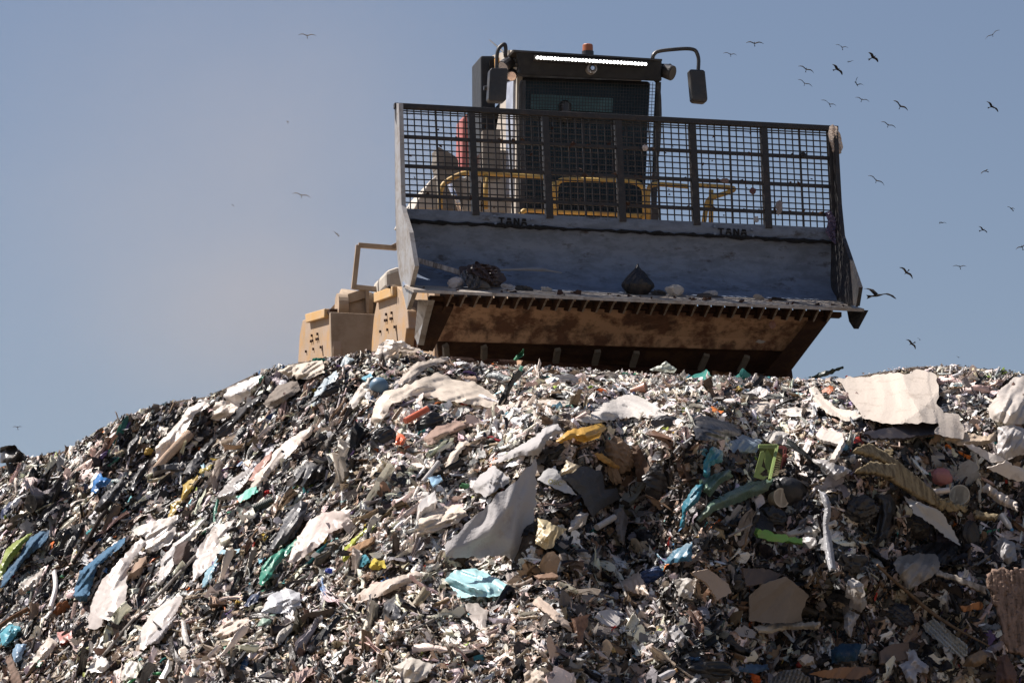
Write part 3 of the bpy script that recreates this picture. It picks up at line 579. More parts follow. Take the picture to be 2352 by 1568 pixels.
# ------------------------------------------------------------------ scattering over the bank
SX, SY = np.meshgrid(np.arange(-420, 2960, 6.0), np.linspace(0, 1, 260), indexing='ij')
SYY = crest(SX) - 4 + (1660 - crest(SX)) * SY; SYY = np.maximum(SYY, crest(SX))
si, sj = grid_uv(SX, SYY); SP = bil(GP, si, sj)
ar = np.linalg.norm(np.cross(SP[1:, :-1] - SP[:-1, :-1], SP[:-1, 1:] - SP[:-1, :-1]), axis=-1)
ar = ar * np.clip(1.0, 0, 1); AREA = ar.sum(); cdf = np.cumsum(ar.reshape(-1)); cdf /= cdf[-1]
print('heap area', AREA)
MASKS = []      # outlines (photo frame) of large pieces that hide the litter under them
def inside(poly, x, y):
    c = np.zeros(len(x), bool); P = np.asarray(poly); j = len(P) - 1
    for i in range(len(P)):
        a, b = P[i], P[j]; c ^= ((a[1] > y) != (b[1] > y)) & (x < (b[0] - a[0]) * (y - a[1]) / (b[1] - a[1] + 1e-12) + a[0]); j = i
    return c
def sample(n, rng):
    k = np.searchsorted(cdf, rng.random(n)); a, b = np.unravel_index(k, ar.shape)
    x = SX[a, b] + rng.random(n) * 6; y = SYY[a, b] + rng.random(n) * (SYY[a, np.minimum(b + 1, 259)] - SYY[a, b]); return x, y
def flow(x, y, rng):
    """image direction in which scraps are combed: steeply down-left on the left flank, loose elsewhere"""
    base = np.interp(x, [0, 700, 1000, 1300, 1700, 2352], [128, 130, 142, 165, 100, 95]); base = np.where((y < 960) & (x > 900), 172, base); base = np.where((y > 1330) & (x > 750) & (x < 1700), 175 + 30 * np.sin(x / 90), base)
    sd = np.interp(x, [0, 800, 1000, 1400, 2352], [15, 17, 30, 55, 50]); sd = np.where((y < 960) & (x > 900), 34, sd); sd = np.where((y > 1330) & (x > 750), 50, sd); sd = np.where((y > 1380) & (x > 350), np.maximum(sd, 38), sd); return np.radians(base + rng.normal(0, 1, len(x)) * sd)
PAL = {'cream': (.76, .665, .585), 'white': (.83, .79, .75), 'grey': (.26, .25, .25), 'black': (.02, .02, .022), 'dark': (.06, .048, .04), 'brown': (.17, .115, .075), 'tan': (.38, .29, .22), 'pinkish': (.54, .41, .36),
       'blue': (.08, .19, .36), 'cyan': (.22, .46, .54), 'green': (.05, .22, .14), 'teal': (.05, .27, .28), 'yellow': (.55, .40, .08), 'red': (.42, .05, .035), 'orange': (.58, .16, .04), 'navy': (.025, .04, .10), 'lime': (.36, .46, .10), 'violet': (.14, .09, .22)}
COLN = ['blue', 'cyan', 'green', 'teal', 'yellow', 'red', 'orange', 'navy', 'lime', 'violet']; KEYS = list(PAL); PV = np.array([PAL[k] for k in KEYS])
REG = {  # cream white grey black dark brown tan pinkish + coloured share
 'left': (.25, .05, .11, .34, .10, .08, .08, .02, .035), 'top': (.36, .12, .16, .10, .06, .09, .09, .03, .03), 'mid': (.40, .12, .10, .14, .06, .08, .07, .02, .025),
 'bottom': (.23, .06, .08, .15, .17, .17, .12, .02, .014), 'cliff': (.12, .05, .16, .29, .18, .12, .06, .01, .015)}
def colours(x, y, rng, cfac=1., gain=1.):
    n = len(x); out = np.zeros((n, 3)); reg = np.where(x < 880, 0, 2); reg = np.where((x > 850) & (y < 975 + 25 * np.sin(x / 70)), 1, reg); reg = np.where((x > 1240) & (y > 1030), 4, reg)
    reg = np.where((x > 650) & (x < 1500) & (y > 1300), 3, reg); reg = np.where((x <= 900) & (y > 1420), 3, reg)
    for k, name in enumerate(('left', 'top', 'mid', 'bottom', 'cliff')):
        m = reg == k; c = int(m.sum())
        if not c: continue
        pr = np.array(REG[name]); pr = pr / pr.sum(); pick = rng.choice(9, c, p=pr); col = PV[np.minimum(pick, 7)]; cc_ = (pick == 8) & (rng.random(c) < cfac)
        col[cc_] = PV[8 + rng.integers(0, len(COLN), int(cc_.sum()))]; out[m] = col
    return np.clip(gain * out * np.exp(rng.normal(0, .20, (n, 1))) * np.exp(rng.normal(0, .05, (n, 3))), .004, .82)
def frames(x, y, rng, tilt):
    i, j = grid_uv(x, y); P = bil(GP, i, j); N = bil(GN, i, j); ph = flow(x, y, rng)
    P2 = bil(GP, *grid_uv(x + 6 * np.cos(ph), y + 6 * np.sin(ph))); t = P2 - P; t[np.linalg.norm(t, axis=1) < 1e-5] = (1, 0, 0)
    t /= np.linalg.norm(t, axis=1, keepdims=True); N = N + rng.normal(0, 1, N.shape) * tilt[:, None]; N -= t * (N * t).sum(1, keepdims=True); N /= np.linalg.norm(N, axis=1, keepdims=True) + 1e-9
    t = t + N * rng.normal(0, .28, (len(x), 1)); t /= np.linalg.norm(t, axis=1, keepdims=True); b = np.cross(N, t); b /= np.linalg.norm(b, axis=1, keepdims=True); N = np.cross(t, b); return P, t, b, N
def scatter(temps, n, size, lift, tilt, rng, aspect=(.8, 1.3), keep=.12, bias=None, cfac=1., gain=1.):
    """V, F list, colours of n scraps drawn from the templates"""
    x, y = sample(n, rng)
    dead = np.zeros(n, bool)
    r0 = size[0] * 233 * .3
    for m in MASKS:
        for ox, oy in ((0, 0), (-r0, r0), (r0, -r0), (0, -r0), (0, r0)) if size[0] > .15 else ((0, 0),): dead |= inside(m, x + ox, y + oy)
    ok = ~(dead & (rng.random(n) > keep)); x, y = x[ok], y[ok]
    if bias is not None: k_ = rng.random(len(x)) < bias(x, y); x, y = x[k_], y[k_]
    n = len(x); s = np.minimum(np.exp(rng.normal(np.log(size[0]), size[1], n)), size[0] * 1.7); s = s * np.interp(y - crest(x), [0, 34], [.48, 1]); y = np.maximum(y, crest(x) + s * 233 * .30); P, t, b, N = frames(x, y, rng, rng.uniform(*tilt, n)); C = colours(x, y, rng, cfac, gain); sy = s * rng.uniform(*aspect, n); sz = s * rng.uniform(.7, 1.3, n)
    P = P + N * (rng.uniform(*lift, n))[:, None]; which = rng.integers(0, len(temps), n); Vs = []; Fs = []; Cs = []; off = 0
    for k, (TV, TF) in enumerate(temps):
        m = which == k; c = int(m.sum())
        if not c: continue
        L_ = TV[None] * np.stack([s[m], sy[m], sz[m]], -1)[:, None, :]; W_ = P[m][:, None] + L_[..., :1] * t[m][:, None] + L_[..., 1:2] * b[m][:, None] + L_[..., 2:] * N[m][:, None]
        Vs.append(W_.reshape(-1, 3)); Fs.append((TF[None] + (np.arange(c) * len(TV))[:, None, None] + off).reshape(-1, TF.shape[1])); off += c * len(TV); Cs.append(np.repeat(C[m], len(TV), 0))
    return np.concatenate(Vs), Fs, np.concatenate(Cs)
def stuff(name, label, parts, mat, smooth=False):
    V = np.concatenate([p[0] for p in parts]); C = np.concatenate([p[2] for p in parts]); F = []; o = 0
    for p in parts: F += [f + o for f in p[1]]; o += len(p[0])
    ob = fast_mesh(name, V, F, [mat], attr=C, smooth=smooth); setp(ob, label, 'litter', kind='stuff'); return ob
def draped(n, seed, region, Lr, Wr, gain=1.):
    """long films draped over the bank, combed the way the waste slid"""
    g = np.random.default_rng(seed); Vs = []; Fs = []; Cs = []; off = 0; x, y = sample(n * 3, g); k = g.random(len(x)) < region(x, y)
    for m in MASKS:
        for q_ in (0, 1): k &= ~inside(m, x, y)
    x, y = x[k][:n], y[k][:n]; C = colours(x, y, g, .6, gain); ph = flow(x, y, g)
    for i in range(len(x)):
        L = g.uniform(*Lr); W_ = g.uniform(*Wr) * (1 if g.random() < .8 else 1.5); t = np.linspace(-.5, .5, 7); cx = 12 * np.sin(t * g.uniform(2, 5) + g.uniform(0, 6)); prof = np.interp(t, [-.5, -.2, .2, .5], g.uniform(.25, 1, 4)) * W_ * .5
        up = [(L * a, b + w_) for a, b, w_ in zip(t, cx, prof)] + [(L * a, b - w_) for a, b, w_ in zip(t[::-1], cx[::-1], prof[::-1])]; c, s_ = math.cos(ph[i]), math.sin(ph[i])
        P = [(x[i] + a * c - b * s_, y[i] + a * s_ + b * c) for a, b in up]
        if min(q_[1] - float(crest(np.array(q_[0]))) for q_ in P) < 6: continue
        try: V, F = sheet_geo(P, math.degrees(ph[i]), .03, .04, 1.2, 9, g)
        except Exception: continue
        F = [f for f in F if len(f) == 3]
        if not F: continue
        Vs.append(V); Fs.append(np.array(F) + off); off += len(V); Cs.append(np.repeat(C[i:i + 1], len(V), 0))
    return np.concatenate(Vs), [np.concatenate(Fs)], np.concatenate(Cs)
def litter():
    stuff('draped_film', 'long films and rags draped over the waste heap in the direction it slid', [draped(300, 71, lambda x, y: np.where(x < 1050, 1., .25), (55, 150), (14, 36)), draped(330, 73, lambda x, y: np.where((x < 1000) & (y < 1420), 1., .12), (90, 230), (7, 24)), draped(430, 72, lambda x, y: np.where(x > 850, 1., .1), (35, 105), (14, 44))], M['lit_film'], True)
    g = np.random.default_rng(21)
    strips = [t_strip(100 + i, 9, 5) for i in range(16)]; crum = [t_crumple(200 + i, 7) for i in range(16)]; lumps = [t_lump(300 + i, 1) for i in range(8)]; shards = [t_shard(400 + i) for i in range(12)]; sticks = [t_stick(500 + i) for i in range(6)]; cups = [t_cup(600 + i) for i in range(3)]
    strips_big = [t_strip(700 + i, 17, 9) for i in range(14)]; crum_big = [t_crumple(800 + i, 12) for i in range(14)]
    rightish = lambda x, y: np.where(x > 850, 1., np.where(y > 1380, .6, .1))
    cliffish = lambda x, y: np.where((x > 1240) & (y > 1030), 1., 0.); uncliff = lambda x, y: np.where((x > 1240) & (y > 1030), .45, 1.)
    leftish = lambda x, y: np.where(x < 1000, 1., .3)
    stuff('film_litter', 'crumpled plastic film scraps and torn bags covering the whole waste heap',
          [scatter(crum_big, 1900, (.25, .35), (-.01, .03), (.1, .45), g, keep=0, cfac=.3), scatter(strips_big, 4600, (.42, .35), (-.01, .05), (.1, .35), g, (.2, .5), keep=0, bias=leftish, cfac=.4), scatter(crum_big, 1500, (.34, .3), (.0, .05), (.15, .5), g, keep=0, bias=cliffish, cfac=.5), scatter(crum_big, 5600, (.19, .35), (-.01, .04), (.15, .6), g, keep=0, bias=rightish, cfac=.4), scatter(strips_big, 3600, (.32, .35), (-.01, .05), (.15, .55), g, (.25, .6), keep=0, bias=rightish, cfac=.4),
           scatter(strips, 24000, (.18, .4), (-.02, .04), (.12, .5), g, (.25, .7), keep=0), scatter(crum, 17000, (.12, .4), (-.02, .04), (.15, .7), g, keep=.02)], M['lit_film'], True)
    stuff('mixed_litter', 'shredded paper, cardboard, rag and wood scraps mixed through the waste heap',
          [scatter(lumps, 9000, (.075, .35), (-.02, .03), (.4, 1.2), g, keep=.02, gain=.75), scatter(shards, 9000, (.085, .4), (-.01, .04), (.15, .8), g, keep=.02, bias=uncliff, gain=.75), scatter(sticks, 2600, (.20, .5), (0, .045), (.2, .6), g, keep=.02), scatter(cups, 200, (.11, .3), (.0, .03), (.5, 1), g, keep=0),
           scatter(crum, 11000, (.10, .4), (-.01, .04), (.2, .8), g, keep=.02, bias=uncliff), scatter(strips, 9000, (.16, .4), (-.01, .04), (.2, .7), g, (.25, .7), keep=0)], M['lit_mat'], True)
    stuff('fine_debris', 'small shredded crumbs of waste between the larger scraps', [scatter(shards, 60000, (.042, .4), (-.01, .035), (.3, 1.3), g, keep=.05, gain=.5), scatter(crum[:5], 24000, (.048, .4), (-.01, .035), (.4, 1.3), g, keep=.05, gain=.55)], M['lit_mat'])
# ------------------------------------------------------------------ the large pieces one can point at
SEED = [1000]
def rid(a): return 1 - 2 * np.abs(((a / np.pi) % 1) - .5) * 2
def colour(o, c): o.color = (*c, 1); return o
MPX = lambda Y: Y * 1.016 / FPX
def outline(poly, rag, rng, step):
    P = np.asarray(poly, float); out = []
    for i in range(len(P)):
        a, b = P[i], P[(i + 1) % len(P)]; L = np.linalg.norm(b - a); n = max(1, int(L / step)); jit = np.convolve(rng.normal(0, rag * 1.7, n + 4), [.25, .5, .25], 'same'); nrm = np.array([-(b - a)[1], (b - a)[0]]) / (L + 1e-9)
        for k in range(n): out.append(a + (b - a) * (k / n) + (nrm * jit[k] if k else rng.normal(0, rag * .5, 2)))
    return np.array(out)
def area(P): P = np.asarray(P); x, y = P[:, 0], P[:, 1]; return abs(np.dot(x, np.roll(y, 1)) - np.dot(y, np.roll(x, 1))) / 2
def sheet_geo(poly, fold, amp, lift, rag, lam, rng, plane=None, tx=None, fib=0, soft=True):
    A = area(poly); s_ = float(np.clip(math.sqrt(A) / 26, 2.6, 5.0)); O = outline(poly, min(rag, s_ * .35), rng, s_); bb0 = O.min(0); bb1 = O.max(0)
    gx_, gy_ = np.meshgrid(np.arange(bb0[0], bb1[0], s_), np.arange(bb0[1], bb1[1], s_ * .87), indexing='ij'); gx_ = gx_ + (np.arange(gx_.shape[1]) % 2) * s_ / 2
    q_ = np.stack([gx_.ravel(), gy_.ravel()], 1) + rng.normal(0, s_ * .14, (gx_.size, 2)); q_ = q_[inside(O, q_[:, 0], q_[:, 1])]
    if len(q_): q_ = q_[np.min(((q_[:, None] - O[None]) ** 2).sum(-1), 1) > (s_ * .55) ** 2]
    al = np.vstack([O, q_]) if len(q_) else O
    r_ = geometry.delaunay_2d_cdt([Vector(p) for p in al], [], [list(range(len(O)))], 1, 1e-4); V2 = np.array([v[:] for v in r_[0]]); F = [tuple(f) for f in r_[2]]
    ed = np.sqrt(np.min(((V2[:, None] - O[None]) ** 2).sum(-1), 1)); mx = max(ed.max(), 1e-6); e = np.clip(ed / (mx * .6), 0, 1) * min(1., mx / 14.)
    f = math.radians(fold); u = -math.sin(f) * V2[:, 0] + math.cos(f) * V2[:, 1]; v = math.cos(f) * V2[:, 0] + math.sin(f) * V2[:, 1]
    p = rng.uniform(0, 6.28, 8); wv = .9 * np.sin(v / 47 + p[0]) + .6 * np.sin(v / 23 + p[1] + u / 40)
    c0 = V2.mean(0); ext = max(np.ptp(V2[:, 0]), np.ptp(V2[:, 1])) * .5; nf = int(np.clip(ext / lam * 1.6, 5, 16)); X_, Y_ = (V2 - c0).T / ext
    X_ = X_ + .06 * np.sin(Y_ * 4 + p[0]); Y_ = Y_ + .06 * np.sin(X_ * 4 + p[1])
    if soft:
        d = np.zeros(len(V2))
        for k_ in range(6):
            l_ = lam * (.42, .62, .95, 1.5, 2.3, 3.6)[k_]; q0 = rng.uniform(0, 6.28, 3); d += (.10, .16, .26, .42, .55, .6)[k_] * (.45 + .55 * np.sin(v / (26 + 22 * k_) + q0[0])) * rid(u * math.pi / l_ + wv * (.8 + .5 * rng.random()) * min(1., lam / 14) + q0[1])
        d = .62 * d + .34 * creases(X_, Y_, nf, rng, .8, f) + .20 * creases(X_ + .1 * np.sin(3 * Y_ + p[5]), Y_, 22, rng, 1.) + .42 * crinkle(v, u, int(np.clip(A / (lam * lam * 7), 6, 50)), rng, 3.)
    else: d = .8 * creases(X_, Y_, 7, rng, .8, f) + .25 * creases(X_, Y_, 14, rng, 1., f) + .06 * rid(u * math.pi / lam + wv)
    if fib: d = .6 * rid(u * math.pi / lam + .12 * wv + p[2]) + .4 * rid(u * math.pi / (lam * .41) + .1 * wv + p[4]) + .25 * creases(X_, Y_, 6, rng, .8, f)
    Yh = heap_Y(V2[:, 0], V2[:, 1])
    if tx is not None:
        m_ = MPX(Yh.mean()); fit = tx * (V2[:, 0] - c0[0]) * m_ - .12 * (V2[:, 1] - c0[1]) * m_; Yh = fit - np.percentile(fit - Yh, 72)
    if plane is not None:
        A_ = np.column_stack([V2, np.ones(len(V2))]); k_, *_ = np.linalg.lstsq(A_, Yh, rcond=None); fit = A_ @ k_; Yh = Yh * (1 - plane) + plane * (fit - .35 * np.maximum(0, (fit - Yh)).max())
    if fib or (plane is not None and not soft): e = np.ones(len(V2))
    Y = Yh - lift * (.8 + .2 * e) - amp * 1.65 * d * (.55 + .45 * e) - amp * .25 * e
    return at(V2[:, 0], V2[:, 1], Y), F
def sheet(name, cat, label, z, polys, col, mat='film', fold=128, amp=.035, lift=.10, rag=1.6, lam=17, thick=0., plane=None, group=None, mask=True, smooth=None, tx=None, fib=0):
    SEED[0] += 1; rng = np.random.default_rng(SEED[0])
    if not isinstance(polys[0], list): polys = [polys]
    V = np.zeros((0, 3)); F = []; lift += .085
    for i, po in enumerate(polys):
        P = Z(z, *po)
        if mask: MASKS.append(P)
        v, f = sheet_geo(P, fold, amp, lift + .03 * i, rag, lam, rng, plane, tx if i == len(polys) - 1 else None, fib, mat in ('film', 'black', 'cloth')); F += [tuple(a + len(V) for a in q_) for q_ in f]; V = np.vstack([V, v])
    o = mesh_obj(name, V, F, M[mat], smooth='open' if (mat in ('cloth', 'film', 'black', 'wood') if smooth is None else smooth) else False); colour(o, PAL[col] if isinstance(col, str) else col)
    if thick: s = o.modifiers.new('thickness', 'SOLIDIFY'); s.thickness = thick; s.offset = -1
    return setp(o, label, cat, group)
def board(name, cat, label, z, poly, col, mat='card', lift=.12, thick=.02, **k):
    return sheet(name, cat, label, z, poly, col, mat, amp=k.pop('amp', .006), lift=lift, rag=k.pop('rag', .8), thick=thick, plane=k.pop('plane', .9), **k)
def lump(name, cat, label, z, c, rx, ry, ang, col, mat='black', flat=.6, lift=.03, rough_=.22, sub=4, group=None, mask=True):
    SEED[0] += 1; rng = np.random.default_rng(SEED[0]); s, ox, oy = ZM[z]; C = Z(z, c)[0]; rx *= s; ry *= s
    bm = bmesh.new(); bmesh.ops.create_icosphere(bm, subdivisions=sub, radius=1); V = np.array([v.co[:] for v in bm.verts]); F = [tuple(v.index for v in f.verts) for f in bm.faces]; bm.free()
    k = np.ones(len(V))
    if rough_:
        a = V @ rng.normal(0, 1, (3, 2)); b = V @ rng.normal(0, 1, (3, 2)); k += rough_ * (.7 * ridged(a[:, 0], a[:, 1], 6, 2.5, 6, SEED[0]) + .45 * ridged(b[:, 0], b[:, 1], 6, 6, 14, SEED[0] + 1)) + rng.normal(0, .012, len(V))
    V = V * np.clip(k, .45, 1.35)[:, None]; Y = float(heap_Y(np.array([C[0]]), np.array([C[1]]))[0]); m = MPX(Y); rz = min(rx, ry) * flat
    a = math.radians(ang); X = V[:, 0] * rx; Yy = V[:, 2] * ry; px = X * math.cos(a) - Yy * math.sin(a); py = X * math.sin(a) + Yy * math.cos(a)
    o0 = at(C[0], C[1], Y - lift - .03 - rz * m * .6); P = o0 + (px * m)[:, None] * CR - (py * m)[:, None] * CU - (V[:, 1] * rz * m)[:, None] * -CF
    if mask:
        th = np.linspace(0, 6.28, 14)[:-1]; MASKS.append([(C[0] + .85 * (rx * math.cos(t) * math.cos(a) - ry * math.sin(t) * math.sin(a)), C[1] + .85 * (rx * math.cos(t) * math.sin(a) + ry * math.sin(t) * math.cos(a))) for t in th])
    o = mesh_obj(name, P, F, M[mat], smooth=False if rough_ > .1 else True); colour(o, PAL[col] if isinstance(col, str) else col); return setp(o, label, cat, group)
def pipe(name, cat, label, z, pts, r, col, mat='hard', lift=.11, n=10, ribs=0, hollow=False, round_=True):
    P = Z(z, *pts); s = ZM[z][0]; x = np.array([p[0] for p in P]); y = np.array([p[1] for p in P]); Y = heap_Y(x, y)
    if len(P) == 2: Y = np.array([Y.min() + .5 * (Y[0] - Y.min()), Y.min() + .5 * (Y[1] - Y.min())])
    m = MPX(Y.mean()); rr = np.broadcast_to(np.asarray(r, float), (len(P),)) * s * m; W_ = list(at(x, y, Y - lift - .03 - rr.max() * .5))
    if len(W_) > 2 and round_: W2 = bend(W_, 4, .4); rr = np.interp(np.linspace(0, 1, len(W2)), np.linspace(0, 1, len(rr)), rr); W_ = W2
    g = G()
    if ribs:
        a, b = W_[0], W_[-1]; t = np.linspace(0, 1, ribs * 4 + 1); W_ = [a + (b - a) * q_ for q_ in t]; rr = rr[0] * (1 + .09 * np.sign(np.sin(np.arange(len(t)) * np.pi / 2 + .3)))
    if hollow:
        d = (W_[1] - W_[0]) / np.linalg.norm(W_[1] - W_[0]); r0 = float(np.ravel(rr)[0]); k = .86; W_ = [W_[0] + d * r0 * 2.2, W_[0] + d * .004] + list(W_)
        rr = np.concatenate([[r0 * k, r0 * k], np.broadcast_to(np.ravel(rr), (len(W_) - 2,))]); g.tube(W_, rr, max(n, 18), cap=False)
    else: g.tube(W_, rr, n)
    o = g.build(name, M[mat], smooth='open' if mat == 'cloth' else False); colour(o, PAL[col] if isinstance(col, str) else col); return setp(o, label, cat)
def cup(name, cat, label, z, base, rim, rb, rr_, col, toward=.5, mat='hard', lift=.1):
    """open pot or can: from base centre to rim centre, leaning towards the viewer"""
    s = ZM[z][0]; A, B = Z(z, base, rim); Y = float(heap_Y(np.array([A[0]]), np.array([A[1]]))[0]) - lift; m = MPX(Y); a = at(A[0], A[1], Y); L = math.dist(A, B) * m
    b = at(B[0], B[1], Y - L * toward - .02); d = (b - a) / np.linalg.norm(b - a); g = G(); R0, R1 = rb * s * m, rr_ * s * m
    g.tube([a, a + d * .001, b, b + d * R1 * .1, b + d * R1 * .1, b, a + d * .02], [R0 * .05, R0, R1, R1 * 1.08, R1 * .95, R1 * .9, R0 * .85], 22)
    o = g.build(name, M[mat], smooth=False); colour(o, PAL[col] if isinstance(col, str) else col); MASKS.append([(A[0] - rb * s * .7, A[1]), (B[0], B[1] - rr_ * s * .7), (A[0] + rb * s * .7, A[1])]); return setp(o, label, cat)
CRM = (.75, .665, .585); WHT = (.82, .78, .735); FILMW = (.75, .675, .61); TANC = (.40, .30, .21); GRYS = (.33, .32, .32); CLR = (.55, .50, .46)
